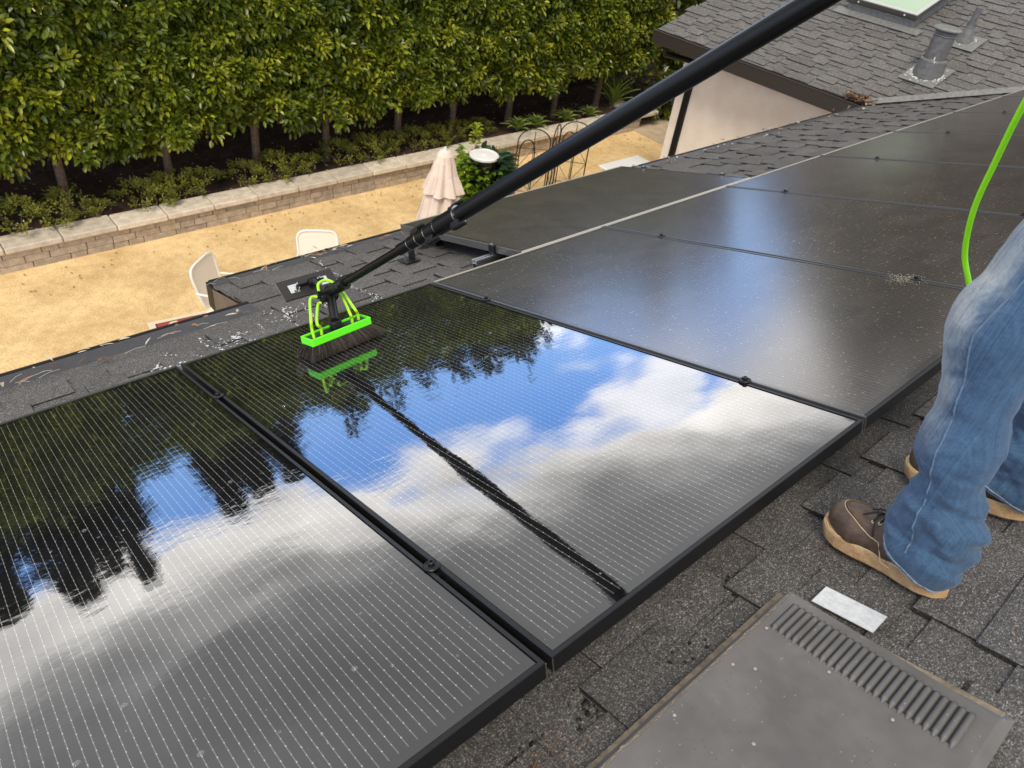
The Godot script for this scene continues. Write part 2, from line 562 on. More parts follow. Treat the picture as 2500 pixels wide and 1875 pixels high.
	tri_mat("pipe_grey", layered(256, [[0.02, 1.0], [0.1, 0.4]], Color(0.085, 0.083, 0.082), Color(0.15, 0.148, 0.145), 0.1, 86), 3.0, 0.5)
	tri_mat("flashing_grey", layered(256, [[0.03, 1.0], [0.1, 0.8]], Color(0.11, 0.112, 0.108), Color(0.22, 0.222, 0.21), 0.15, 88, [[0.02, Color(0.6, 0.6, 0.56)]]), 2.4, 0.5)
	mat("sealant", Color(0.66, 0.65, 0.60), 0.6)
	mat("skylight_dome", Color(0.36, 0.46, 0.34), 0.25, 0.0, 0.5)
	mat("skylight_rim", Color(0.46, 0.47, 0.44), 0.35)
	mat("skylight_frame", Color(0.06, 0.053, 0.042), 0.5)
	mat("pole_black", Color(0.0055, 0.0055, 0.0055), 0.27, 0.0, 0.33)
	mat("plastic_black", Color(0.008, 0.008, 0.008), 0.42, 0.0, 0.4)
	mat("rubber_black", Color(0.020, 0.019, 0.019), 0.55)
	mat("brush_green", Color(0.13, 0.86, 0.015), 0.38)
	mat("hose_lime", Color(0.40, 0.82, 0.02), 0.3)
	mat("hose_green", Color(0.36, 0.97, 0.010), 0.45)
	mat("chrome", Color(0.85, 0.85, 0.84), 0.15, 1.0)
	vert_mat("bristle", 0.6)
	vert_mat("leaf_gloss", 0.3, 0.3)
	mat("rivet", Color(0.32, 0.31, 0.29), 0.4)
	vert_mat("leaf_dull", 0.65, 0.25)
	vert_mat("needles", 0.8)
	vert_mat("painted_mix", 0.6)
	mat("chair_white", Color(0.80, 0.78, 0.72), 0.4)
	tri_mat("sling_cream", layered(256, [[0.2, 1.0]], Color(0.76, 0.67, 0.55), Color(0.88, 0.80, 0.68), 0.5, 90), 6.0, 0.8, 0.02)
	tri_mat("canvas", layered(256, [[0.01, 1.0], [0.15, 0.4]], Color(0.62, 0.50, 0.42), Color(0.80, 0.68, 0.59), 0.15, 92), 1.5, 0.9)
	mat("wire_black", Color(0.012, 0.012, 0.012), 0.4)
	mat("white_plastic", Color(0.80, 0.80, 0.80), 0.35)
	mat("teak", Color(0.22, 0.12, 0.06), 0.6)
	var dn := denim()
	var jm := tri_mat("denim", dn, 3.2, 0.9, 0.02, Color.WHITE, false)
	jm.vertex_color_use_as_albedo = true
	jm.rim_enabled = true
	jm.rim = 0.25
	mat("denim_stitch", Color(0.105, 0.165, 0.24), 0.9)
	mat("hem_edge", Color(0.22, 0.30, 0.38), 0.9)
	tri_mat("leather", layered(256, [[0.02, 1.0], [0.09, 0.6]], Color(0.045, 0.027, 0.017), Color(0.115, 0.072, 0.046), 0.25, 96), 5.0, 0.55, 0.03, Color.WHITE, false)
	tri_mat("sole_crepe", layered(256, [[0.02, 1.0], [0.1, 0.7]], Color(0.30, 0.18, 0.085), Color(0.52, 0.34, 0.17), 0.3, 98), 5.0, 0.8, 0.04, Color.WHITE, false)
	mat("welt_thread", Color(0.48, 0.38, 0.22), 0.8)
	mat("lace", Color(0.016, 0.012, 0.010), 0.8)
	mat("eyelet", Color(0.62, 0.52, 0.36), 0.35, 0.7)
	tri_mat("shirt_navy", layered(256, [[0.05, 1.0]], Color(0.010, 0.014, 0.032), Color(0.022, 0.03, 0.06), 0.3, 99), 4.0, 0.9, 0.0, Color.WHITE, false)
	mat("skin", Color(0.42, 0.23, 0.15), 0.55)
	mat("hair_dark", Color(0.02, 0.013, 0.009), 0.7)
	mat("foam", Color(0.58, 0.60, 0.62), 0.10, 0.0, 0.6)
	var wm := mat("water", Color(0.9, 0.93, 0.95), 0.02)
	wm.transparency = BaseMaterial3D.TRANSPARENCY_ALPHA
	wm.albedo_color.a = 0.06
	mat("twig", Color(0.42, 0.32, 0.20), 0.85)
# ---------------------------------------------------------------- garden
func ground() -> void:
	var g := MB.new()
	g.quad(Vector3(-380, GY, -380), Vector3(380, GY, -380), Vector3(380, GY, 380), Vector3(-380, GY, 380), Vector3.UP)
	struct("ground", g, M.gravel)
	var p := MB.new()
	p.box(T(12.6, GY + 0.01, -6.2), Vector3(3.2, 0.03, 2.3), 0.004)
	struct("concrete_path", p, M.concrete)
	var b := MB.new()
	# raised planting bed behind the wall, a little uneven
	var nx := 80
	var nz := 12
	for i in nx:
		for j in nz:
			var q := []
			for k in [[0, 0], [1, 0], [1, 1], [0, 1]]:
				var x: float = -3.0 + 16.5 * (i + k[0]) / nx
				var z: float = -7.0 - 2.0 * (j + k[1]) / nz
				q.append(Vector3(x, GY + 0.22 + 0.035 * sin(x * 5.1 + z * 3.0) * sin(x * 2.3 - z * 6.0) + 0.02 * sin(x * 17.0 + z * 13.0), z))
			b.flat(q[0], q[1], q[2], q[3], Vector3.UP)
	struct("planting_bed", b, M.mulch)

func retaining_wall() -> void:
	var t := thing("retaining_wall", "low tan block retaining wall with pale cap stones in front of the hedge", "wall", T(0, GY, -6.78))
	var x := -2.79
	var k := 0
	while x < 11.2:
		var w := 0.592
		var m := box1(T(0, 0, 0), Vector3(w, 0.075, 0.33), 0.012)
		var o := part("cap_stone", m, M["cap_stone_%d" % ((k * 7 + k / 3) % 4)], t, T(x + 0.3, 0.25 + 0.0375 + rnd(-0.003, 0.003), -0.115 + rnd(-0.006, 0.006)))
		o.rotation.y = rnd(-0.008, 0.008)
		x += 0.6
		k += 1
	for c in 3:
		x = -2.79 - c * 0.13
		while x < 11.12:
			var w: float = [0.18, 0.26, 0.40, 0.30][rng.randi_range(0, 3)]
			if x + w > 11.3: w = 11.3 - x
			part("block", box1(T(0, 0, 0), Vector3(w - 0.006, 0.088, 0.26), 0.008), M["wall_block_%d" % rng.randi_range(0, 3)], t, T(x + w * 0.5, -0.012 + 0.044 + c * 0.0885, -0.13 + rnd(-0.006, 0.006)))
			x += w
	# the wall turns back at its end
	for c in 3:
		part("block", box1(T(0, 0, 0), Vector3(0.25, 0.088, 0.40), 0.008), M["wall_block_%d" % (c % 4)], t, T(11.19, 0.032 + c * 0.0885, -0.47))
	part("cap_stone", box1(T(0, 0, 0), Vector3(0.33, 0.075, 0.5), 0.012), M.cap_stone_1, t, T(11.19, 0.2875, -0.535))

func fence() -> void:
	var t := thing("board_fence", "dark brown vertical board fence in the shade behind the hedge", "fence", T(0, GY, -8.75))
	var x := -3.0
	while x < 17.0:
		part("board", box1(T(0, 0, 0), Vector3(0.142, 2.0, 0.022), 0.003), M.fence_board, t, T(x, 1.05 + rnd(-0.01, 0.01), rnd(-0.004, 0.004)))
		x += 0.15
	for y in [0.35, 1.75]:
		part("rail", box1(T(7.0, y, -0.04), Vector3(20.0, 0.09, 0.04), 0.004), M.fence_board, t)

func clump_crown(w: float, d: float, h: float, clumps: int, per: int, llen: float, sd: int, bright: float) -> MB:
	# leaves set in tufts on the outside of a clipped block, with a looser dark filling inside; origin at the bottom centre
	var m := MB.new()
	var r := RandomNumberGenerator.new()
	r.seed = sd
	var nz := FastNoiseLite.new()
	nz.seed = sd; nz.frequency = 1.0
	for i in clumps:
		var inner := r.randf() < 0.18
		var side := r.randf()
		var p := Vector3(r.randf_range(-0.5, 0.5) * w, r.randf() * h, 0)
		var out := Vector3(0, 0.25, 1)
		if side < 0.74:
			p.z = d * 0.5
		elif side < 0.86:
			p.z = -d * 0.5; out = Vector3(0, 0.3, -1)
		elif side < 0.93:
			p.z = r.randf_range(-0.5, 0.5) * d; p.y = h; out = Vector3(0, 1, 0)
		else:
			p.z = r.randf_range(-0.5, 0.5) * d; p.y = 0.0; out = Vector3(0, -0.5, 0.4)
		var bump := nz.get_noise_3d(p.x * 2.3 + sd, p.y * 2.3, p.z * 2.0) * 0.42
		p += out.normalized() * (bump - (0.30 if inner else 0.0) - r.randf() * 0.10)
		p.y += nz.get_noise_2d(p.x * 2.0 + 40.0, p.z) * 0.30 * (1.0 - p.y / h)
		var rad := r.randf_range(0.09, 0.17)
		var tone := r.randf()
		tone = tone * tone * tone
		var base := Color(0.095, 0.135, 0.015).lerp(Color(0.36, 0.385, 0.03), tone) * bright
		var ax := (out.normalized() + Vector3(r.randf_range(-0.7, 0.7), r.randf_range(-0.3, 0.9), r.randf_range(-0.5, 0.5))).normalized()
		for k in per:
			var dir := (ax * r.randf_range(0.2, 1.0) + Vector3(r.randfn(), r.randfn(), r.randfn()) * 0.62).normalized()
			var o := p + dir * rad * r.randf_range(0.15, 1.0)
			var up := (Vector3(0, 1, 0) + out * 0.6 + Vector3(r.randfn(), r.randfn(), r.randfn()) * 0.45).normalized()
			m.col = base * r.randf_range(0.72, 1.32)
			if r.randf() < 0.012: m.col = Color(0.30, 0.26, 0.03)
			m.leaf(o, (dir + Vector3(0, -0.15, 0)).normalized(), up, llen * r.randf_range(0.7, 1.2), llen * r.randf_range(0.42, 0.56))
	return m

func trunk_mesh(h: float, r0: float, lean: Vector3) -> MB:
	var m := MB.new()
	var p := []
	var rr := []
	for i in 8:
		var t := i / 7.0
		p.append(Vector3(lean.x * t + 0.015 * sin(t * 7.0), h * t, lean.z * t))
		rr.append(r0 * (1.25 - 0.5 * t) if i > 0 else r0 * 1.5)
	m.tube(p, rr, 9)
	for k in 5:
		var a := k * 1.31
		var b: Vector3 = p[3 + k % 4]
		m.tube([b, b + Vector3(cos(a) * 0.18, 0.3, sin(a) * 0.16), b + Vector3(cos(a) * 0.42, 0.75, sin(a) * 0.36)], [r0 * 0.5, r0 * 0.34, r0 * 0.12], 6)
	return m

func hedge() -> void:
	var crowns := [clump_crown(1.46, 1.35, 3.35, 1200, 24, 0.080, 101, 1.0).mesh(), clump_crown(1.46, 1.35, 3.35, 1200, 24, 0.080, 102, 1.05).mesh(), clump_crown(1.46, 1.35, 3.35, 1200, 24, 0.084, 103, 0.93).mesh()]
	var trunk := [trunk_mesh(2.6, 0.05, Vector3(0.04, 0, 0)).mesh(), trunk_mesh(2.6, 0.045, Vector3(-0.05, 0, 0.05)).mesh()]
	var xs := [10.66, 9.5, 8.36, 7.1, 5.99, 4.72, 3.6, 2.38, 1.1, -0.15, -1.4]
	var words := ["first", "second", "third", "fourth", "fifth", "sixth", "seventh", "eighth", "ninth", "tenth", "eleventh"]
	for i in xs.size():
		var t := thing("hedge_tree", "glossy clipped hedge tree, %s trunk counted from the squared end of the block wall" % words[i], "tree", T(xs[i], GY + 0.18, -7.6), "clipped trees of the tall hedge")
		part("trunk", trunk[i % 2], M.bark, t)
		var c := part("crown", crowns[i % 3], M.leaf_gloss, t, T(0, 1.02 + 0.07 * sin(i * 2.4), -0.10))
		if i % 2 == 1: c.scale.x = -1.0
	# the looser shrub past the end of the wall
	var sh := thing("tall_shrub", "loose dark leafy shrub between the end of the hedge and the house corner", "shrub", T(12.35, GY, -7.55))
	part("crown", clump_crown(1.7, 1.4, 2.5, 300, 16, 0.14, 120, 0.55), M.leaf_gloss, sh, T(0, 0.15, 0))
	part("stem", trunk_mesh(1.4, 0.035, Vector3(0.05, 0, 0)), M.bark, sh)

func far_trees() -> void:
	# conifers and broad trees over the fence: the panels mirror them
	var kinds := []
	for sd in 3:
		var m := MB.new()
		var r := RandomNumberGenerator.new()
		r.seed = 300 + sd
		for i in 3400:
			var t := pow(r.randf(), 0.8)
			var y := 0.08 + 0.92 * t
			var reach := (1.0 - t) * 0.20 + 0.008
			reach *= 0.62 + 0.38 * sin(y * 60.0 + sd) * sin(y * 23.0)
			var a := r.randf() * TAU
			var d := Vector3(cos(a), r.randf_range(-0.45, 0.1), sin(a)).normalized()
			var q := r.randf_range(0.15, 1.0)
			m.col = Color(0.020, 0.030, 0.012).lerp(Color(0.055, 0.07, 0.022), r.randf())
			m.leaf(Vector3(0, y, 0) + d * reach * q, (d + Vector3(r.randfn() * 0.35, -0.25, r.randfn() * 0.35)).normalized(), Vector3.UP, 0.050 * (1.15 - t * 0.7), 0.016 * (1.15 - t * 0.6))
		kinds.append(m.mesh())
	var tr := MB.new()
	tr.tube([Vector3.ZERO, Vector3(0, 0.5, 0), Vector3(0, 0.97, 0)], [0.014, 0.008, 0.001], 8)
	var trm := tr.mesh()
	for sd in 2:
		# broad crown one metre in radius: big dark tufts through an uneven ball
		var m := MB.new()
		var r := RandomNumberGenerator.new()
		r.seed = 330 + sd
		for i in 420:
			var d := Vector3(r.randfn(), r.randfn() * 0.9 + 0.15, r.randfn()).normalized()
			var q := d * pow(r.randf(), 0.28) * (0.78 + 0.22 * sin(d.x * 5.0 + sd) * sin(d.y * 4.0 + d.z * 6.0))
			var tone := Color(0.026, 0.032, 0.010).lerp(Color(0.075, 0.082, 0.020), r.randf())
			for k in 16:
				var e := Vector3(r.randfn(), r.randfn(), r.randfn()).normalized()
				m.col = tone * r.randf_range(0.7, 1.3)
				m.leaf(q + e * 0.10 * r.randf(), (e + d).normalized(), Vector3(r.randfn() * 0.5, 1, r.randfn() * 0.5), 0.11, 0.06)
		kinds.append(m.mesh())
	# azimuth from straight out of the house towards +x, distance, elevation of the top seen from the panels, spread
	var list := [[-15.0, 24.0, 13.5, 1.4], [-10.5, 22.0, 14.5, 1.5], [-6.5, 22.0, 14.0, 1.6], [-2.2, 22.0, 15.0, 1.5], [0.4, 25.0, 14.0, 1.3], [2.3, 23.5, 16.2, 0.95], [9.9, 24.0, 13.6, 1.5], [12.4, 26.0, 13.0, 1.5], [14.9, 24.0, 12.9, 1.35], [48.5, 26.0, 9.0, 1.2], [52.0, 27.0, 8.0, 1.1], [63.0, 24.0, 20.0, 1.3], [67.5, 22.0, 21.0, 1.4], [72.5, 24.0, 20.0, 1.4], [78.0, 23.0, 20.0, 1.4]]
	for i in list.size():
		var a: float = deg_to_rad(list[i][0])
		var d: float = list[i][1]
		var h: float = 0.4 + d * tan(deg_to_rad(list[i][2])) - GY
		var t := thing("conifer", "dark conifer standing beyond the hedge and fence, seen mirrored in the panels", "tree", T(sin(a) * d + 0.6, GY, -cos(a) * d + 0.8), "conifers beyond the hedge")
		t.rotation.y = i * 1.7
		part("trunk", trm, M.bark, t).scale = Vector3(h, h, h)
		var s: float = list[i][3]
		part("crown", kinds[i % 3], M.needles, t).scale = Vector3(h * s * 1.35, h, h * s * 1.35)
	var broad := [[17.5, 19.0, 8.6, 1.6], [21.5, 18.0, 11.0, 2.0], [25.0, 20.0, 8.6, 1.9], [28.6, 18.0, 9.4, 1.8], [32.5, 19.0, 10.2, 2.0], [36.2, 18.0, 10.6, 1.7], [39.0, 20.0, 8.6, 1.5], [42.0, 20.0, 7.4, 1.0], [47.2, 20.0, 7.4, 1.0], [50.4, 19.0, 8.6, 1.5], [54.0, 21.0, 7.6, 1.1], [64.6, 20.0, 14.5, 1.5], [69.5, 19.0, 14.5, 2.2], [75.0, 20.0, 10.5, 2.4], [81.0, 19.0, 11.5, 2.4], [-20.0, 20.0, 11.5, 2.4], [-27.0, 20.0, 11.5, 2.4]]
	for i in broad.size():
		var a: float = deg_to_rad(broad[i][0])
		var d: float = broad[i][1]
		var top: float = 0.4 + d * tan(deg_to_rad(broad[i][2]))
		var w: float = broad[i][3]
		var hh := (top + 2.2) * 0.5
		var t := thing("broad_tree", "broad dark evergreen tree beyond the fence, mirrored as a solid bank in the panels", "tree", T(sin(a) * d + 0.6, GY, -cos(a) * d + 0.8), "broad trees beyond the hedge")
		t.rotation.y = i * 2.3
		part("trunk", tube1([Vector3.ZERO, Vector3(0.1, (top - GY) * 0.5, 0), Vector3(0, (top - GY) * 0.85, 0)], [0.16, 0.11, 0.03], 8), M.bark, t)
		part("crown", kinds[3 + i % 2], M.needles, t, T(0, top - hh - GY, 0)).scale = Vector3(w, hh, w)

func low_shrubs() -> void:
	var proto := []
	for sd in 3:
		var m := MB.new()
		var r := RandomNumberGenerator.new()
		r.seed = 500 + sd
		for i in 34:
			var a := r.randf() * TAU
			var q := sqrt(r.randf())
			var p := Vector3(cos(a) * q * 0.30, 0.06 + 0.20 * (1.0 - q * q) + r.randf() * 0.05, sin(a) * q * 0.22)
			var ax := (Vector3(cos(a) * q, 1.1, sin(a) * q)).normalized()
			var tone := Color(0.14, 0.16, 0.022).lerp(Color(0.32, 0.32, 0.045), r.randf())
			for k in 34:
				var dir := (ax + Vector3(r.randfn(), r.randfn(), r.randfn()) * 0.55).normalized()
				m.col = tone * r.randf_range(0.7, 1.3)
				m.leaf(p + dir * r.randf() * 0.07 + ax * r.randf() * 0.07, dir, Vector3(r.randfn() * 0.4, 1, r.randfn() * 0.4), r.randf_range(0.022, 0.042), r.randf_range(0.010, 0.017))
		proto.append(m.mesh())
	var stem := MB.new()
	for k in 5:
		var a := k * 1.26
		stem.tube([Vector3(0, -0.05, 0), Vector3(cos(a) * 0.07, 0.08, sin(a) * 0.06), Vector3(cos(a) * 0.2, 0.2, sin(a) * 0.15)], [0.008, 0.006, 0.003], 5)
	var sm := stem.mesh()
	var sp := [[0.12, -7.36, 1.0], [0.50, -7.22, 1.1], [1.02, -7.28, 1.05], [1.32, -7.20, 0.6], [1.86, -7.20, 1.0], [2.22, -7.25, 1.0], [2.62, -7.26, 0.95], [3.28, -7.26, 0.9], [3.78, -7.28, 1.05], [4.15, -7.24, 0.8], [4.78, -7.32, 1.0], [5.30, -7.30, 1.05], [5.72, -7.36, 0.9], [6.15, -7.34, 0.95], [6.62, -7.32, 0.9], [7.05, -7.38, 0.85], [7.6, -7.45, 0.7], [-0.5, -7.3, 1.0], [-1.1, -7.25, 1.0]]
	var trunks := [10.66, 9.5, 8.36, 7.1, 5.99, 4.72, 3.6, 2.38, 1.1, -0.15, -1.4]
	var words := ["first", "second", "third", "fourth", "fifth", "sixth", "seventh", "eighth", "ninth", "tenth", "eleventh"]
	for i in sp.size():
		var near := 0
		for k in trunks.size():
			if absf(trunks[k] - sp[i][0]) < absf(trunks[near] - sp[i][0]): near = k
		var off: float = sp[i][0] - trunks[near]
		var where := "at the foot of" if absf(off) < 0.2 else ("just before" if off > 0.0 else "just past")
		var s := thing("low_shrub", "low olive shrub %s the %s hedge trunk from the wall's squared end" % [where, words[near]], "shrub", T(sp[i][0], GY + 0.24, sp[i][1]), "low shrubs along the planting bed")
		var c := part("foliage", proto[i % 3], M.leaf_dull, s)
		c.scale = Vector3(1.2, 0.95, 1.05) * sp[i][2]
		c.rotation.y = i * 2.1
		part("stem", sm, M.bark, s)
	# pale fallen leaves on the mulch
	var m := MB.new()
	var r := RandomNumberGenerator.new()
	r.seed = 61
	for i in 420:
		m.col = [Color(0.34, 0.25, 0.14), Color(0.42, 0.36, 0.26), Color(0.30, 0.28, 0.08), Color(0.20, 0.12, 0.07)][r.randi_range(0, 3)]
		m.leaf(Vector3(r.randf_range(-2.5, 11.0), GY + 0.275, r.randf_range(-8.4, -7.1)), Vector3(r.randfn(), r.randf() * 0.2, r.randfn()).normalized(), Vector3.UP, 0.05, 0.026)
	for i in 130:
		m.col = [Color(0.30, 0.20, 0.08), Color(0.22, 0.12, 0.05), Color(0.32, 0.34, 0.06)][r.randi_range(0, 2)]
		m.leaf(Vector3(r.randf_range(-1.0, 11.0), GY + 0.012, -6.70 + absf(r.randfn()) * 0.35), Vector3(r.randfn(), r.randf() * 0.3, r.randfn()).normalized(), Vector3.UP, 0.035, 0.02)
	var o := part("fallen_leaves", m, M.painted_mix, self)
	tag(o, "pale fallen leaves scattered over the mulch and the gravel edge", "leaves", "", "stuff")

func agaves() -> void:
	var lm := []
	for k in 3:
		var m := MB.new()
		m.col = [Color(0.24, 0.32, 0.06), Color(0.33, 0.40, 0.07), Color(0.18, 0.26, 0.06)][k]
		var rows := []
		for i in 6:
			var t := i / 5.0
			var w: float = [0.022, 0.034, 0.036, 0.028, 0.016, 0.001][i]
			var c := Vector3(t * 0.30, 0.10 * t * (1.0 - t) * 2.0 , 0)
			rows.append([c + Vector3(0, 0.012, -w), c, c + Vector3(0, 0.012, w)])
		for i in 5:
			m.flat(rows[i][0], rows[i + 1][0], rows[i + 1][1], rows[i][1], Vector3.UP)
			m.flat(rows[i][1], rows[i + 1][1], rows[i + 1][2], rows[i][2], Vector3.UP)
		lm.append(m.mesh())
	var sp := [[8.23, -7.16, 1.0, "first"], [8.66, -7.14, 0.95, "second"], [9.42, -7.16, 0.9, "third"], [10.02, -7.14, 0.85, "fourth"]]
	for i in sp.size():
		var t := thing("agave", "green rosette agave by the cap stones, %s in the row from the wire trellis" % sp[i][3], "plant", T(sp[i][0], GY + 0.25, sp[i][1]), "agaves in the planting bed")
		for k in 26:
			var o := part("leaf", lm[k % 3], M.leaf_dull, t)
			var el := 0.25 + 1.1 * (k / 26.0)
			o.transform = Transform3D(Basis(Vector3.UP, k * 2.4) * Basis(Vector3(0, 0, 1), el), Vector3(0, 0.02 + 0.03 * k / 26.0, 0)).scaled_local(Vector3.ONE * sp[i][2] * (1.15 - 0.35 * k / 26.0))
	var y := thing("spiky_plant", "tall spiky grey green plant growing near the end of the wall", "plant", T(11.0, GY + 0.22, -7.45))
	for k in 34:
		var o := part("leaf", lm[(k * 2) % 3], M.leaf_dull, y)
		o.transform = Transform3D(Basis(Vector3.UP, k * 2.4) * Basis(Vector3(0, 0, 1), 0.45 + 1.0 * (k / 34.0)), Vector3(0, 0.05, 0)).scaled_local(Vector3(2.1, 1.4, 0.8))

# ---------------------------------------------------------------- garden furniture
func rug_picture() -> ImageTexture:
	var s := 512
	var im := Image.create_empty(s, s, false, Image.FORMAT_RGB8)
	var cream := lin(0.74, 0.64, 0.48)
	var red := lin(0.40, 0.055, 0.05)
	var rose := lin(0.52, 0.15, 0.12)
	var dark := lin(0.03, 0.025, 0.025)
	var tan := lin(0.40, 0.32, 0.22)
	im.fill(cream)
	im.fill_rect(Rect2i(14, 14, s - 28, s - 28), dark)
	im.fill_rect(Rect2i(17, 17, s - 34, s - 34), red)
	im.fill_rect(Rect2i(42, 42, s - 84, s - 84), dark)
	im.fill_rect(Rect2i(45, 45, s - 90, s - 90), cream)
	var r := RandomNumberGenerator.new()
	r.seed = 4
	for side in 4:
		for k in 10:
			var a := 50 + k * 44
			var p := [Vector2i(a, 29), Vector2i(a, s - 29), Vector2i(29, a), Vector2i(s - 29, a)][side] as Vector2i
			if k % 2 == 0:
				for q in 6:
					var an := q * TAU / 6.0
					disc(im, p + Vector2i(int(cos(an) * 7), int(sin(an) * 7)), 5, cream)
				disc(im, p, 4, dark)
			else:
				for q in 5:
					disc(im, p + Vector2i(r.randi_range(-16, 16), r.randi_range(-10, 10)), r.randi_range(3, 7), rose)
	for k in 130:
		var c := Vector2(r.randf_range(62, s - 62), r.randf_range(62, s - 62))
		var a0 := r.randf() * TAU
		for q in 26:
			var p := c + Vector2(cos(a0 + q * 0.12), sin(a0 + q * 0.17)) * (10.0 + q * 0.5)
			disc(im, Vector2i(p), 2, tan if k % 3 else rose)
	return ImageTexture.create_from_image(im)
func disc(im: Image, c: Vector2i, r: int, col: Color) -> void:
	for dy in range(-r, r + 1):
		var w := int(sqrt(float(r * r - dy * dy)))
		im.fill_rect(Rect2i(c.x - w, c.y + dy, 2 * w + 1, 1), col)

func chair(label: String, at: Vector3, turn: float) -> void:
	# local: faces +z, origin on the ground under the seat
	var t := thing("patio_chair", label, "chair", Transform3D(Basis(Vector3.UP, turn), at), "white patio chairs")
	var tilt := Transform3D(Basis(Vector3.RIGHT, -0.20), Vector3(0, 0.42, -0.22))
	var out := []
	var inn := []
	for k in 33:
		var a := TAU * k / 32.0
		# rounded trapezium, wider at the top
		var cx: float = signf(cos(a)) * pow(absf(cos(a)), 0.42)
		var cy: float = signf(sin(a)) * pow(absf(sin(a)), 0.42)
		var y := 0.26 + cy * 0.24
		var w := 0.195 + 0.035 * (y / 0.5)
		out.append(tilt * Vector3(cx * w, y, 0))
	var m := MB.new()
	m.tube(out, 0.014, 8, false)
	part("back_frame", m, M.chair_white, t)
	var s := MB.new()
	var ce := tilt * Vector3(0, 0.26, 0.004)
	for k in 32:
		s.tri(ce, out[k], out[k + 1], tilt.basis * Vector3(0, 0, -1))
	part("back_sling", s, M.sling_cream, t)
	var st := MB.new()
	st.box(T(0, 0.42, 0.0), Vector3(0.43, 0.022, 0.44), 0.01)
	part("seat", st, M.sling_cream, t)
	for q in [-1.0, 1.0]:
		part("leg", tube1([Vector3(q * 0.21, 0.0, 0.26), Vector3(q * 0.21, 0.42, 0.2)], 0.012), M.chair_white, t)
		part("leg", tube1([Vector3(q * 0.20, 0.0, -0.30), Vector3(q * 0.20, 0.43, -0.2)], 0.012), M.chair_white, t)
		part("armrest", tube1(curve([Vector3(q * 0.22, 0.42, 0.2), Vector3(q * 0.24, 0.64, 0.2), Vector3(q * 0.24, 0.66, 0.0), Vector3(q * 0.22, 0.64, -0.28)], 5), 0.012), M.chair_white, t)

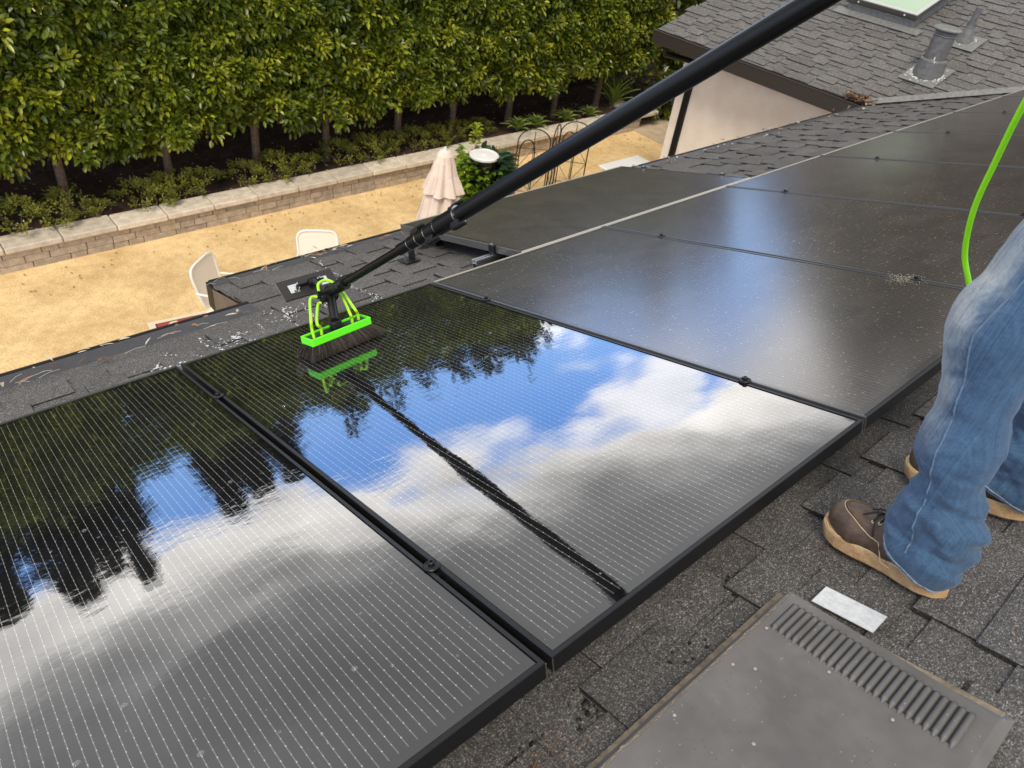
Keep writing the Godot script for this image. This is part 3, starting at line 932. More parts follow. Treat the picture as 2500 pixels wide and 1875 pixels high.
func furniture() -> void:
	var rm := mat("rug_print", Color.WHITE, 0.95)
	rm.albedo_texture = rug_picture()
	var rug := MB.new()
	var a := Vector3(0, 0.012, 0)
	rug.quad(a, a + Vector3(2.6, 0, 0), a + Vector3(2.6, 0, 2.0), a + Vector3(0, 0, 2.0), Vector3.UP)
	rug.box(T(1.3, 0.005, 1.0), Vector3(2.6, 0.009, 2.0))
	var ro := part("outdoor_rug", rug, rm, self, Transform3D(Basis(Vector3.UP, -0.13), Vector3(1.09, GY + 0.002, -5.06)))
	tag(ro, "cream outdoor rug with a red floral border lying on the gravel", "rug")
	chair("white patio chair with its back twisted towards the planting bed, one leg on the rug", Vector3(1.80, GY + 0.012, -4.30), 0.68)
	chair("white patio chair with upright square back standing past the rug", Vector3(2.75, GY + 0.002, -4.28), -0.53)
	# closed parasol
	var u := thing("parasol", "closed cream striped parasol with a short tiered top", "parasol", T(3.81, GY, -3.49))
	var fold := func(an: float, y: float) -> float: return 1.0 + 0.16 * sin(an * 8.0) + 0.05 * sin(an * 19.0 + y * 4.0)
	var c := MB.new()
	c.lathe([Vector2(0.30, 0.85), Vector2(0.275, 1.05), Vector2(0.225, 1.35), Vector2(0.165, 1.62), Vector2(0.12, 1.80)], 64, Transform3D(), fold)
	part("canopy", c, M.canvas, u)
	var c2 := MB.new()
	var fold2 := func(an: float, y: float) -> float: return 1.0 + (0.13 * sin(an * 8.0 + 0.6) + 0.04 * sin(an * 17.0)) * clampf((2.06 - y) * 3.0, 0.0, 1.0)
	c2.lathe([Vector2(0.205, 1.66), Vector2(0.19, 1.70), Vector2(0.135, 1.84), Vector2(0.105, 1.97), Vector2(0.085, 2.04), Vector2(0.055, 2.08), Vector2(0.0, 2.10)], 64, Transform3D(), fold2)
	part("top_tier", c2, M.canvas, u)
	part("pole", tube1([Vector3(0, 0, 0), Vector3(0, 2.05, 0)], 0.02, 10), M.teak, u)
	part("finial", tube1([Vector3(0, 2.09, 0), Vector3(0, 2.12, 0)], [0.03, 0.012], 10), M.white_plastic, u)
	var b := MB.new()
	b.lathe([Vector2(0.0, 0.0), Vector2(0.25, 0.0), Vector2(0.25, 0.05), Vector2(0.06, 0.09), Vector2(0.03, 0.25), Vector2(0.0, 0.25)], 24, Transform3D())
	part("base", b, M.pole_black, u)
	# tiered planter with a white lid
	var p := thing("garden_planter", "tiered planter tower with a white round lid, overgrown with leafy greens", "planter", T(5.95, GY, -5.36))
	var tw := MB.new()
	tw.lathe([Vector2(0.0, 0.0), Vector2(0.22, 0.0), Vector2(0.22, 0.1), Vector2(0.17, 0.12), Vector2(0.24, 0.3), Vector2(0.17, 0.32), Vector2(0.24, 0.52), Vector2(0.17, 0.54), Vector2(0.24, 0.74), Vector2(0.17, 0.76), Vector2(0.2, 0.9), Vector2(0.0, 0.9)], 20, Transform3D())
	part("tower", tw, M.plastic_black, p)
	var lid := MB.new()
	lid.lathe([Vector2(0.0, 0.90), Vector2(0.19, 0.90), Vector2(0.21, 0.92), Vector2(0.21, 0.945), Vector2(0.195, 0.955), Vector2(0.17, 0.945), Vector2(0.03, 0.95), Vector2(0.025, 0.965), Vector2(0.0, 0.965)], 32, Transform3D())
	part("lid", lid, M.white_plastic, p)
	var r := RandomNumberGenerator.new()
	r.seed = 15
	for g in 3:
		var f := MB.new()
		for i in 260:
			var an: float = r.randf() * TAU
			if g == 0: an = r.randf_range(2.0, 4.4)
			if g == 1: an = r.randf_range(-1.1, 1.2)
			var y := r.randf_range(0.15, 0.9)
			var d := Vector3(cos(an), r.randf_range(-0.2, 0.8), sin(an)).normalized()
			f.col = [Color(0.20, 0.32, 0.025), Color(0.05, 0.10, 0.055), Color(0.09, 0.17, 0.02)][g] * r.randf_range(0.6, 1.4)
			var sz: float = [0.11, 0.19, 0.10][g]
			f.leaf(Vector3(cos(an) * 0.2, y, sin(an) * 0.2) + d * r.randf() * 0.14, d, Vector3(r.randfn() * 0.4, 1, r.randfn() * 0.4), sz * r.randf_range(0.7, 1.2), sz * r.randf_range(0.5, 0.8))
		if g == 2:
			for i in 60:
				var y := r.randf_range(0.95, 1.28)
				var d := Vector3(r.randfn(), r.randf(), r.randfn()).normalized()
				f.col = Color(0.30, 0.36, 0.02) * r.randf_range(0.6, 1.3)
				f.leaf(Vector3(0.02, y, -0.24) + d * 0.04, d, Vector3.UP, 0.07, 0.045)
		part("leaves", f, M.leaf_gloss, p)
	# wire trellis
	var w := thing("wire_trellis", "folding black wire trellis of arched panels standing on the gravel", "trellis", T(6.75, GY, -5.55))
	var pts := [Vector3(0, 0, 0), Vector3(0.42, 0, 0.30), Vector3(0.86, 0, 0.02), Vector3(1.22, 0, 0.36)]
	for k in 3:
		var m := MB.new()
		var A: Vector3 = pts[k]
		var B: Vector3 = pts[k + 1] - (pts[k + 1] - pts[k]).normalized() * 0.03
		var mid := (A + B) * 0.5
		for q in [[A, B, 1.12], [A.lerp(mid, 0.15), mid.lerp(B, 0.1), 0.95]]:
			var arch := [q[0]]
			for i in 13:
				var an := PI * i / 12.0
				var ce: Vector3 = (q[0] + q[1]) * 0.5
				arch.append(ce + (q[0] - ce) * cos(an) + Vector3(0, q[2] - 0.18 + sin(an) * 0.2, 0))
			arch.append(q[1])
			m.tube(arch, 0.0095, 6)
		m.tube([mid, mid + Vector3(0, 1.1, 0)], 0.006, 6)
		for y in [0.16, 0.5, 0.84]:
			m.tube([A + Vector3(0, y, 0), B + Vector3(0, y, 0)], 0.005, 6)
		m.tube([A + Vector3(0, 0.5, 0), mid + Vector3(0, 0.84, 0), B + Vector3(0, 0.5, 0)], 0.005, 6)
		m.tube([A + Vector3(0, 0.5, 0), mid + Vector3(0, 0.16, 0), B + Vector3(0, 0.5, 0)], 0.005, 6)
		part("arched_panel", m, M.wire_black, w)
	# white side table by the eave
	var tb := thing("patio_table", "white patio table just showing past the far corner of the lone lower panel", "table", T(8.15, GY, -4.30))
	part("table_top", box1(T(0, 0.70, 0), Vector3(0.9, 0.03, 0.9), 0.012), M.white_plastic, tb)
	for sx in [-1, 1]:
		for sz in [-1, 1]:
			part("leg", tube1([Vector3(sx * 0.4, 0, sz * 0.4), Vector3(sx * 0.38, 0.69, sz * 0.38)], 0.018), M.white_plastic, tb)
# ---------------------------------------------------------------- house
const EXPOSE := 0.143
const THICK := 0.0075
const NOTCH := 0.066

func tooth_mesh(w: float, top: float) -> ArrayMesh:
	# one shingle tab in roof axes: x along the course, y off the roof, z up the slope; origin at its butt centre
	var m := MB.new()
	var s := THICK / EXPOSE
	var l := EXPOSE + 0.02
	var y0 := 2.0 * THICK + top
	var y1 := y0 - s * l
	var b := 0.0
	var h := w * 0.5
	var c := 0.0012
	var p := [Vector3(-h, b, 0), Vector3(h, b, 0), Vector3(h, y0 - c, 0), Vector3(-h, y0 - c, 0)]
	var edge := Color(0.16, 0.15, 0.15)  # bare asphalt on the cut edges
	m.col = edge
	m.flat(p[0], p[1], p[2], p[3], Vector3(0, 0, -1))
	m.col = Color.WHITE
	m.flat(Vector3(-h, y0 - c, 0), Vector3(h, y0 - c, 0), Vector3(h - c, y0, c), Vector3(-h + c, y0, c), Vector3(0, 1, -1))
	m.flat(Vector3(-h + c, y0, c), Vector3(h - c, y0, c), Vector3(h - c, y1, l), Vector3(-h + c, y1, l), Vector3.UP)
	for q in [-1.0, 1.0]:
		m.col = edge
		m.flat(Vector3(q * h, b, 0), Vector3(q * h, y0 - c, 0), Vector3(q * h, y1 - c, l), Vector3(q * h, b, l), Vector3(q, 0, 0))
		m.col = Color.WHITE
		m.flat(Vector3(q * h, y0 - c, 0), Vector3(q * (h - c), y0, c), Vector3(q * (h - c), y1, l), Vector3(q * h, y1 - c, l), Vector3(q, 1, 0))
	return m.mesh()

func course_strip(m: MB, x0: float, x1: float, z: float) -> void:
	var s := THICK / EXPOSE
	var y0 := 2.0 * THICK - s * NOTCH
	var z0 := z + NOTCH
	var l := EXPOSE + 0.03
	m.col = Color(0.16, 0.15, 0.15)
	m.flat(Vector3(x0, 0, z0), Vector3(x1, 0, z0), Vector3(x1, y0, z0), Vector3(x0, y0, z0), Vector3(0, 0, -1))
	m.col = Color.WHITE
	m.flat(Vector3(x0, y0, z0), Vector3(x1, y0, z0), Vector3(x1, y0 - s * l, z0 + l), Vector3(x0, y0 - s * l, z0 + l), Vector3.UP)
	for q in [[x0, -1.0], [x1, 1.0]]:
		m.flat(Vector3(q[0], 0, z0), Vector3(q[0], y0, z0), Vector3(q[0], y0 - s * l, z0 + l), Vector3(q[0], 0, z0 + l), Vector3(q[1], 0, 0))

func shingle_roof(roof: Node3D, z_start: float, rows: int, x_of: Callable, shown: Callable, mats: String, sd: int) -> void:
	# x_of(z) -> [x0, x1] of that course or []; shown(x, z) -> whether the tab is one of those the picture shows
	var r := RandomNumberGenerator.new()
	r.seed = sd
	var widths := [0.14, 0.18, 0.22, 0.28, 0.34]
	var meshes := []
	for w in widths:
		meshes.append(tooth_mesh(w, 0.0050))
	var strips := MB.new()
	var rest := MB.new()
	var n := 0
	for span in x_of.call(z_start):
		if mats == "shingle": course_strip(strips, -3.2, 0.554, -0.668 - NOTCH)
		course_strip(strips, span[0], span[1], z_start - NOTCH - 0.004)
	for k in rows:
		var z := z_start + k * EXPOSE
		for span in x_of.call(z):
			course_strip(strips, span[0], span[1], z)
			var x: float = span[0] + r.randf() * 0.2
			while x < span[1] - 0.26:
				var wi := r.randi_range(0, 4)
				var w: float = widths[wi]
				var st := (0.0 if r.randf() < 0.8 else NOTCH * 0.45)
				var at := Vector3(x + w * 0.5, 0, z + st)
				if shown.call(at.x, z) and n < 300:
					var o := part("shingle", meshes[wi], M["%s_%d" % [mats, r.randi_range(0, 4)]], roof, Transform3D(Basis(), at))
					n += 1
				elif not shown.call(at.x, z) or true:
					var a: Array = (meshes[wi] as ArrayMesh).surface_get_arrays(0)
					var base := rest.v.size()
					for i in a[Mesh.ARRAY_VERTEX].size():
						rest.col = a[Mesh.ARRAY_COLOR][i]
						rest.add(a[Mesh.ARRAY_VERTEX][i] + at, a[Mesh.ARRAY_NORMAL][i])
					for i in a[Mesh.ARRAY_INDEX]:
						rest.ix.append(base + i)
				x += w + r.randf_range(0.09, 0.21)
	part("shingle_course", strips, M["%s_2" % mats], roof).set_meta("kind", "stuff")
	if rest.v.size():
		part("shingle_field", rest, M["%s_1" % mats], roof).set_meta("kind", "stuff")

func house() -> void:
	var h := thing("house", "single storey cream stucco house with dark shingle roofs and black gutters", "house")
	# main roof, seen from above
	var roof := Node3D.new()
	roof.name = "main_roof"
	roof.transform = on_slope(0, 0, ROOF_H - 0.012)
	h.add_child(roof, true)
	var x_of := func(z: float) -> Array:
		if z < -0.66: return [[0.555, 11.0]]
		return [[-3.2, 11.0]]
	var shown := func(x: float, z: float) -> bool:
		if z < 0.06 and x > -0.65 and x < 8.3: 
			if x > 1.65 and x < 3.4 and z > -0.95: return false
			return z + 1.25 > (x - 7.9) and (x < 4.4 or z < -0.05)
		return z > 1.72 and z < 2.75 and x > -0.1 and x < 1.9
	shingle_roof(roof, -1.275, 39, x_of, shown, "shingle", 7)
	var deck := MB.new()
	deck.box(T(3.9, -0.045, 1.775), Vector3(14.2, 0.07, 4.93))
	deck.box(T(5.79, -0.046, -0.98), Vector3(10.42, 0.07, 0.58))
	part("roof_deck", deck, M.soffit_brown, roof)
	# back slope beyond the ridge
	var back := MB.new()
	var top := pl(0, 4.24, ROOF_H)
	back.flat(Vector3(-3.2, top.y, top.z), Vector3(11, top.y, top.z), Vector3(11, top.y - 1.9, top.z + 5.6), Vector3(-3.2, top.y - 1.9, top.z + 5.6), Vector3.UP)
	part("back_slope", back, M.shingle_1, h)
	var cap := MB.new()
	for i in 70:
		cap.box(Transform3D(Basis(Vector3.RIGHT, -0.1), Vector3(-3.1 + i * 0.2, top.y + 0.012, top.z)), Vector3(0.215, 0.012, 0.26), 0.003)
	part("ridge_cap", cap, M.shingle_2, h)
	# wing roof
	var wing := Node3D.new()
	wing.name = "wing_roof"
	wing.transform = on_wing(0, 0, -0.012)
	h.add_child(wing, true)
	var wx := func(z: float) -> Array:
		return [[-4.5, 4.21]]
	var wshown := func(x: float, z: float) -> bool:
		return x > 1.15 - z * 1.05 and z < 3.0 and x < 4.3
	shingle_roof(wing, 0.0, 24, wx, wshown, "wing_shingle", 17)
	var wd := MB.new()
	wd.box(T(-0.15, -0.04, 1.73), Vector3(8.7, 0.075, 3.44))
	part("roof_deck", wd, M.fascia_brown, wing)
	var wb := MB.new()
	var rt := on_wing(0, 3.46, 0.0).origin
	wb.flat(Vector3(rt.x, rt.y, -4.21), Vector3(rt.x, rt.y, 4.5), Vector3(rt.x + 3.4, rt.y - 1.1, 4.5), Vector3(rt.x + 3.4, rt.y - 1.1, -4.21), Vector3(1, 1, 0))
	part("wing_back_slope", wb, M.wing_shingle_1, h)
	# valley flashing where the two slopes meet
	var v := MB.new()
	var va := Vector3(7.7, -0.531, -1.247)
	var vd := Vector3(1, tan(PITCH), 1)
	for q in [[Vector3(0, 0.006, -0.015), Vector3(-0.06, 0.006, 0.0)], [Vector3(0, 0.006, -0.015), Vector3(0.06, 0.03, -0.06)]]:
		var a: Vector3 = va - vd * 0.02
		var b: Vector3 = va + vd * 3.0
		v.flat(a + q[0], b + q[0], b + q[1] + Vector3(0, 0.012, 0), a + q[1] + Vector3(0, 0.012, 0), Vector3.UP)
	part("valley_flashing", v, M.flashing_grey, h)
	# walls
	var w := MB.new()
	w.box(T(4.2, -1.95, 1.55), Vector3(12.0, 2.72, 3.8))
	w.box(T(11.0, -1.99, -0.5), Vector3(5.7, 2.62, 7.0))
	part("wall", w, M.stucco, h)
	# eave line: fascia, gutter with mesh guard
	var e1 := pl(0, -0.668, ROOF_H)
	var e2 := pl(0, -1.282, ROOF_H)
	part("fascia", box1(T(-1.35, e1.y - 0.115, e1.z + 0.02), Vector3(3.78, 0.19, 0.025), 0.003), M.fascia_brown, h)
	part("fascia", box1(T(4.13, e2.y - 0.115, e2.z + 0.02), Vector3(7.1, 0.19, 0.025), 0.003), M.fascia_brown, h)
	# the return of the roof edge at the step in the eave
	var st := MB.new()
	st.flat(Vector3(0.548, e1.y - 0.012, e1.z + 0.05), Vector3(0.548, e2.y - 0.012, e2.z), Vector3(0.548, e2.y - 0.42, e2.z), Vector3(0.548, e1.y - 0.55, e1.z + 0.05), Vector3(-1, 0, 0))
	part("soffit_return", st, M.soffit_brown, h)
	gutter(h, -3.2, 0.548, e1, 0.105)
	gutter(h, 0.56, 7.66, e2, 0.07)
	part("end_cap", box1(T(0.552, e2.y - 0.085, e2.z - 0.035), Vector3(0.012, 0.15, 0.08), 0.003), M.gutter_black, h)
	# drip edge of pale metal under the first course
	var dr := MB.new()
	dr.flat(Vector3(0.57, e2.y - 0.002, e2.z - 0.012), Vector3(7.7, e2.y - 0.002, e2.z - 0.012), Vector3(7.7, e2.y + 0.003, e2.z + 0.012), Vector3(0.57, e2.y + 0.003, e2.z + 0.012), Vector3(0, 1, -0.3))
	part("drip_edge", dr, M.gutter_mesh, h)
	# wing gutter, downpipe and gable board
	var wg := MB.new()
	wg.box(T(7.625, -0.615, -2.72), Vector3(0.012, 0.15, 2.98), 0.003)
	wg.box(T(7.665, -0.685, -2.72), Vector3(0.075, 0.012, 2.98), 0.003)
	wg.box(T(7.625, -0.538, -2.72), Vector3(0.022, 0.014, 2.984), 0.004)
	wg.box(T(7.665, -0.613, -4.205), Vector3(0.085, 0.148, 0.012), 0.003)
	part("gutter", wg, M.fascia_brown, h)
	var wf := MB.new()
	wf.box(T(7.715, -0.63, -2.7), Vector3(0.03, 0.18, 3.0), 0.003)
	part("fascia", wf, M.fascia_brown, h)
	var sof := MB.new()
	sof.box(T(7.92, -0.705, -2.7), Vector3(0.40, 0.02, 3.0))
	part("soffit", sof, M.fascia_brown, h)
	var gb := MB.new()
	var gt := on_wing(0, 1.7, -0.09)
	gt.origin.z = -4.205
	gb.box(Transform3D(gt.basis, gt.origin), Vector3(0.025, 0.16, 3.5), 0.003)
	part("barge_board", gb, M.fascia_brown, h)
	var dp := MB.new()
	dp.box(T(8.125, -1.95, -3.80), Vector3(0.06, 2.4, 0.085), 0.008)
	part("downpipe", dp, M.gutter_black, h)
	var el := MB.new()
	el.tube([Vector3(7.67, -0.69, -4.0), Vector3(7.69, -0.78, -4.0), Vector3(8.08, -0.86, -3.86), Vector3(8.125, -0.93, -3.80)], 0.038, 8)
	part("downpipe_elbow", el, M.gutter_black, h)
	# leaf litter in the end of the wing gutter
	var lt := MB.new()
	var r := RandomNumberGenerator.new()
	r.seed = 70
	for i in 260:
		lt.col = Color(0.05, 0.025, 0.015).lerp(Color(0.30, 0.17, 0.09), r.randf())
		lt.leaf(Vector3(7.70 + r.randf_range(-0.05, 0.12), -0.525 + r.randf() * 0.05, -1.34 + r.randfn() * 0.07), Vector3(r.randfn(), r.randf() * 0.6, r.randfn()).normalized(), Vector3.UP, 0.045, 0.022)
	var o := part("leaf_litter", lt, M.painted_mix, self)
	tag(o, "brown leaf litter piled where the wing gutter meets the roof", "leaves", "", "stuff")
	# small debris along the gutters
	var db := MB.new()
	for i in 190:
		var x := r.randf_range(-0.6, 7.6)
		var e: Vector3 = e1 if x < 0.55 else e2
		db.col = [Color(0.42, 0.36, 0.28), Color(0.26, 0.12, 0.07), Color(0.50, 0.48, 0.42), Color(0.10, 0.06, 0.04)][r.randi_range(0, 3)]
		db.leaf(Vector3(x, e.y + 0.018 + r.randf() * 0.012, e.z - 0.02 + r.randf_range(-0.04, 0.08)), Vector3(r.randfn(), r.randf_range(-0.1, 0.3), r.randfn() * 0.5).normalized(), Vector3.UP, r.randf_range(0.02, 0.06), r.randf_range(0.004, 0.016))
	for i in 26:
		var x := r.randf_range(-0.5, 1.3) if i < 24 else r.randf_range(1.0, 7.0)
		var e: Vector3 = e1 if x < 0.5 else e2
		var a := Vector3(x, e.y + 0.03, e.z + r.randf_range(-0.02, 0.05))
		var q := Vector3(r.randf_range(0.04, 0.11), r.randf_range(-0.005, 0.02), r.randf_range(-0.03, 0.03))
		db.col = Color(0.52, 0.47, 0.38)
		db.tube([a, a + q * 0.5 + Vector3(0, 0.012, 0.008), a + q], 0.0009, 5)
	var o2 := part("gutter_debris", db, M.painted_mix, self)
	tag(o2, "dry twigs and leaf bits caught along the main roof gutter", "debris", "", "stuff")

func gutter(h: Node3D, x0: float, x1: float, e: Vector3, w: float) -> void:
	var m := MB.new()
	var c := (x0 + x1) * 0.5
	var l := x1 - x0
	m.box(T(c, e.y - 0.085, e.z - w), Vector3(l, 0.135, 0.008), 0.002)
	m.box(T(c, e.y - 0.150, e.z - w * 0.5), Vector3(l, 0.008, w - 0.01), 0.002)
	m.box(T(c, e.y - 0.014, e.z - w - 0.002), Vector3(l, 0.014, 0.02), 0.005)
	part("gutter", m, M.gutter_black, h)
	var g := MB.new()
	g.flat(Vector3(x0, e.y - 0.010, e.z - w + 0.01), Vector3(x1, e.y - 0.010, e.z - w + 0.01), Vector3(x1, e.y - 0.004, e.z + 0.005), Vector3(x0, e.y - 0.004, e.z + 0.005), Vector3.UP)
	part("gutter_guard", g, M.gutter_mesh, h)

# ---------------------------------------------------------------- things on the roofs
func skylight() -> void:
	var t := thing("skylight", "curb mounted skylight with pale green dome on the wing roof", "skylight", on_wing(2.17, 2.25, 0.0))
	var c := MB.new()
	c.box(T(0, 0.05, 0), Vector3(0.84, 0.14, 1.12), 0.004)
	part("curb", c, M.skylight_frame, t)
	var f := MB.new()
	f.box(T(0, 0.145, 0), Vector3(0.90, 0.055, 1.18), 0.006)
	part("frame", f, M.skylight_frame, t)
	var rim := MB.new()
	for q in [-1.0, 1.0]:
		rim.box(T(q * 0.425, 0.180, 0), Vector3(0.05, 0.016, 1.18), 0.005)
		rim.box(T(0, 0.180, q * 0.565), Vector3(0.80, 0.0155, 0.05), 0.005)
	part("rim", rim, M.skylight_rim, t)
	var d := MB.new()
	var nn := 12
	for i in nn:
		for j in nn:
			var q := []
			for k in [[0, 0], [1, 0], [1, 1], [0, 1]]:
				var a: float = (i + k[0]) / float(nn) * 2.0 - 1.0
				var b: float = (j + k[1]) / float(nn) * 2.0 - 1.0
				q.append(Vector3(a * 0.405, 0.178 + 0.05 * (1.0 - a * a * a * a) * (1.0 - b * b * b * b), b * 0.545))
			d.flat(q[0], q[1], q[2], q[3], Vector3.UP)
	part("dome", d, M.skylight_dome, t)
	var fl := MB.new()
	fl.flat(Vector3(-0.56, 0.017, -0.70), Vector3(0.56, 0.017, -0.70), Vector3(0.56, 0.020, -0.555), Vector3(-0.56, 0.020, -0.555), Vector3.UP)
	fl.flat(Vector3(-0.44, 0.021, -0.565), Vector3(0.44, 0.021, -0.565), Vector3(0.44, 0.10, -0.563), Vector3(-0.44, 0.10, -0.563), Vector3(0, 0, -1))
	part("flashing", fl, M.flashing_grey, t)
	for k in 7:
		for q in [-1.0, 1.0]:
			part("step_flashing", box1(T(q * 0.428, 0.06 + 0.003 * (k % 2), -0.48 + k * 0.16), Vector3(0.006, 0.09, 0.155), 0.001), M.pipe_grey, t)
	for k in [-0.3, 0.3]:
		var s := MB.new()
		s.ball(Transform3D(Basis().scaled(Vector3(0.012, 0.012, 0.006)), Vector3(k, 0.145, -0.592)), 8, 5)
		part("screw", s, M.sealant, t)

func vent_pipes() -> void:
	var b := on_wing(1.09, 0.90, 0.0)
	var t := thing("vent_pipe", "wide grey capped vent pipe with white sealant round its flashing", "vent pipe", Transform3D(Basis(), b.origin))
	var inv := Transform3D(wing_basis(), Vector3.ZERO)
	var f := MB.new()
	f.box(inv * T(0.0, 0.020, -0.02), Vector3(0.40, 0.006, 0.46), 0.002)
	part("flashing", f, M.flashing_grey, t)
	var c := MB.new()
	c.lathe([Vector2(0.165, -0.04), Vector2(0.135, 0.13), Vector2(0.118, 0.15)], 28, Transform3D(Basis(Vector3(0, 0, 1), 0.06), Vector3(0, 0.03, 0)))
	part("cone", c, M.pipe_grey, t)
	var p := MB.new()
	p.lathe([Vector2(0.112, 0.08), Vector2(0.112, 0.46)], 28, Transform3D())
	for y in [0.405, 0.425, 0.445]:
		p.lathe([Vector2(0.113, y - 0.008), Vector2(0.12, y), Vector2(0.113, y + 0.008)], 28, Transform3D())
	part("pipe", p, M.pipe_grey, t)
	var k := MB.new()
	k.lathe([Vector2(0.12, 0.45), Vector2(0.145, 0.462), Vector2(0.147, 0.472), Vector2(0.13, 0.478), Vector2(0.115, 0.488), Vector2(0.0, 0.492)], 32, Transform3D())
	part("cap", k, M.flashing_grey, t)
	var s := MB.new()
	var r := RandomNumberGenerator.new()
	r.seed = 33
	for i in 90:
		var a := r.randf() * TAU
		var q := r.randf_range(0.155, 0.185) if r.randf() < 0.7 else r.randf_range(0.17, 0.24)
		s.ball(Transform3D(Basis().scaled(Vector3(r.randf_range(0.005, 0.016), 0.005, r.randf_range(0.005, 0.014))), inv * Vector3(cos(a) * q * 0.95, 0.026, sin(a) * q * 0.95 - 0.02)), 6, 4)
	for i in 12:
		s.ball(Transform3D(Basis().scaled(Vector3(0.005, r.randf_range(0.006, 0.02), 0.006)), Vector3(-0.128 + r.randf() * 0.01, 0.06 + i * 0.012, 0.03 + r.randfn() * 0.018)), 6, 4)
	part("sealant", s, M.sealant, t)
	var b2 := on_wing(1.15, 1.74, 0.0)
	var t2 := thing("vent_pipe", "thin tapered grey vent pipe behind the wide capped one", "vent pipe", Transform3D(Basis(), b2.origin))
	var f2 := MB.new()
	f2.box(inv * T(-0.02, 0.020, -0.02), Vector3(0.34, 0.006, 0.34), 0.002)
	part("flashing", f2, M.flashing_grey, t2)
	var c2 := MB.new()
	c2.lathe([Vector2(0.10, -0.02), Vector2(0.055, 0.12), Vector2(0.05, 0.125), Vector2(0.045, 0.16)], 20, Transform3D(Basis(), Vector3(0, 0.02, 0)))
	part("cone", c2, M.pipe_grey, t2)
	part("pipe", tube1([Vector3(0, 0.1, 0), Vector3(0, 0.36, 0)], [0.038, 0.036], 16), M.pipe_grey, t2)
	var s2 := MB.new()
	for i in 40:
		var a := r.randf() * TAU
		var q := r.randf_range(0.09, 0.13)
		s2.ball(Transform3D(Basis().scaled(Vector3(r.randf_range(0.005, 0.013), 0.004, 0.007)), inv * Vector3(cos(a) * q, 0.026, sin(a) * q)), 6, 4)
	part("sealant", s2, M.sealant, t2)

func roof_vent() -> void:
	# low slant-back attic vent next to the person: louvres along one side
	var t := thing("attic_vent", "grey sheet metal attic vent with a row of louvres set among the shingles", "roof vent", on_slope(0, 0, ROOF_H))
	var b := MB.new()
	b.box(T(0.135, 0.0155, 2.192), Vector3(0.718, 0.005, 0.396), 0.001)
	part("base_flange", b, M.vent_edge, t)
	var top := MB.new()
	# lid: high at the eave side, low up the slope, with sloping skirts
	var y0 := 0.058
	var y1 := 0.022
	var lo := [Vector3(-0.22, 0.0145, 1.999), Vector3(0.492, 0.0145, 2.004), Vector3(0.492, 0.0145, 2.405), Vector3(-0.22, 0.0145, 2.405)]
	var hi := [Vector3(-0.19, y0, 2.030), Vector3(0.470, y0, 2.030), Vector3(0.470, y1, 2.388), Vector3(-0.19, y1, 2.388)]
	for k in 4:
		var k2 := (k + 1) % 4
		top.flat(lo[k], lo[k2], hi[k2], hi[k], [Vector3(0, 1, -1), Vector3(1, 1, 0), Vector3(0, 1, 1), Vector3(-1, 1, 0)][k])
	top.flat(hi[0], hi[1], hi[2], hi[3], Vector3.UP)
	part("lid", top, M.vent_grey, t)
	# louvres: raised half-round slots with dark mouths
	var slope := (y1 - y0) / (2.405 - 2.030)
	var lm := MB.new()
	var nseg := 6
	var len := 0.090
	var rows := []
	for i in 9:
		var q := i / 8.0
		var e := clampf(minf(q, 1.0 - q) * 9.0, 0.0, 1.0)
		var row := []
		for j in nseg + 1:
			var a := PI * j / nseg
			row.append(Vector3((q - 0.5) * len, sin(a) * 0.0066 * sqrt(e) - 0.0008, -cos(a) * 0.0052 * (0.4 + 0.6 * e)))
		rows.append(row)
	for i in 8:
		for j in nseg:
			var mid: Vector3 = (rows[i][j] + rows[i + 1][j + 1]) * 0.5
			lm.flat(rows[i][j], rows[i + 1][j], rows[i + 1][j + 1], rows[i][j + 1], Vector3(mid.x * 0.1, mid.y + 0.002, mid.z))
	var lmesh := lm.mesh()
	var dk := box1(T(0, 0, 0), Vector3(len * 0.86, 0.0016, 0.0030))
	var dmesh := dk.mesh()
	for i in 24:
		var z := 2.058 + i * 0.01305
		var y := y0 + slope * (z - 2.030)
		var o := part("louvre", lmesh, M.vent_grey, t, T(0.408, y, z))
		part("mouth", dmesh, M.rubber_black, o, T(0, 0.0006, -0.0058))
	var r := RandomNumberGenerator.new()
	r.seed = 91
	var rv := MB.new()
	rv.ball(Transform3D(Basis().scaled(Vector3(0.0034, 0.0018, 0.0034)), Vector3.ZERO), 10, 4)
	var rvm := rv.mesh()
	for q in [[0.36, 2.05], [0.355, 2.17], [0.345, 2.28], [0.33, 2.385], [0.10, 2.05], [0.25, 2.055], [-0.05, 2.06], [0.27, 2.085], [0.15, 2.16], [0.06, 2.24]]:
		part("rivet", rvm, M.rivet, t, T(q[0], y0 + slope * (q[1] - 2.03) + 0.0008, q[1]))
	var bd := MB.new()
	for i in 150:
		bd.ball(Transform3D(Basis().scaled(Vector3(r.randf_range(0.002, 0.006), 0.0007, r.randf_range(0.0008, 0.002))), Vector3(-0.19 + 0.655 * i / 150.0, y0 + 0.0002, 2.0335 + r.randfn() * 0.0012)), 6, 4)
	part("sealant_line", bd, M.vent_edge, t)
	var f := MB.new()
	f.box(T(0.540, 0.0205, 2.112), Vector3(0.055, 0.0012, 0.118))
	part("loose_flashing", f, M.galvanised, t)
	(t.get_node("loose_flashing") as Node).set_meta("label", "bright galvanised flashing strip")
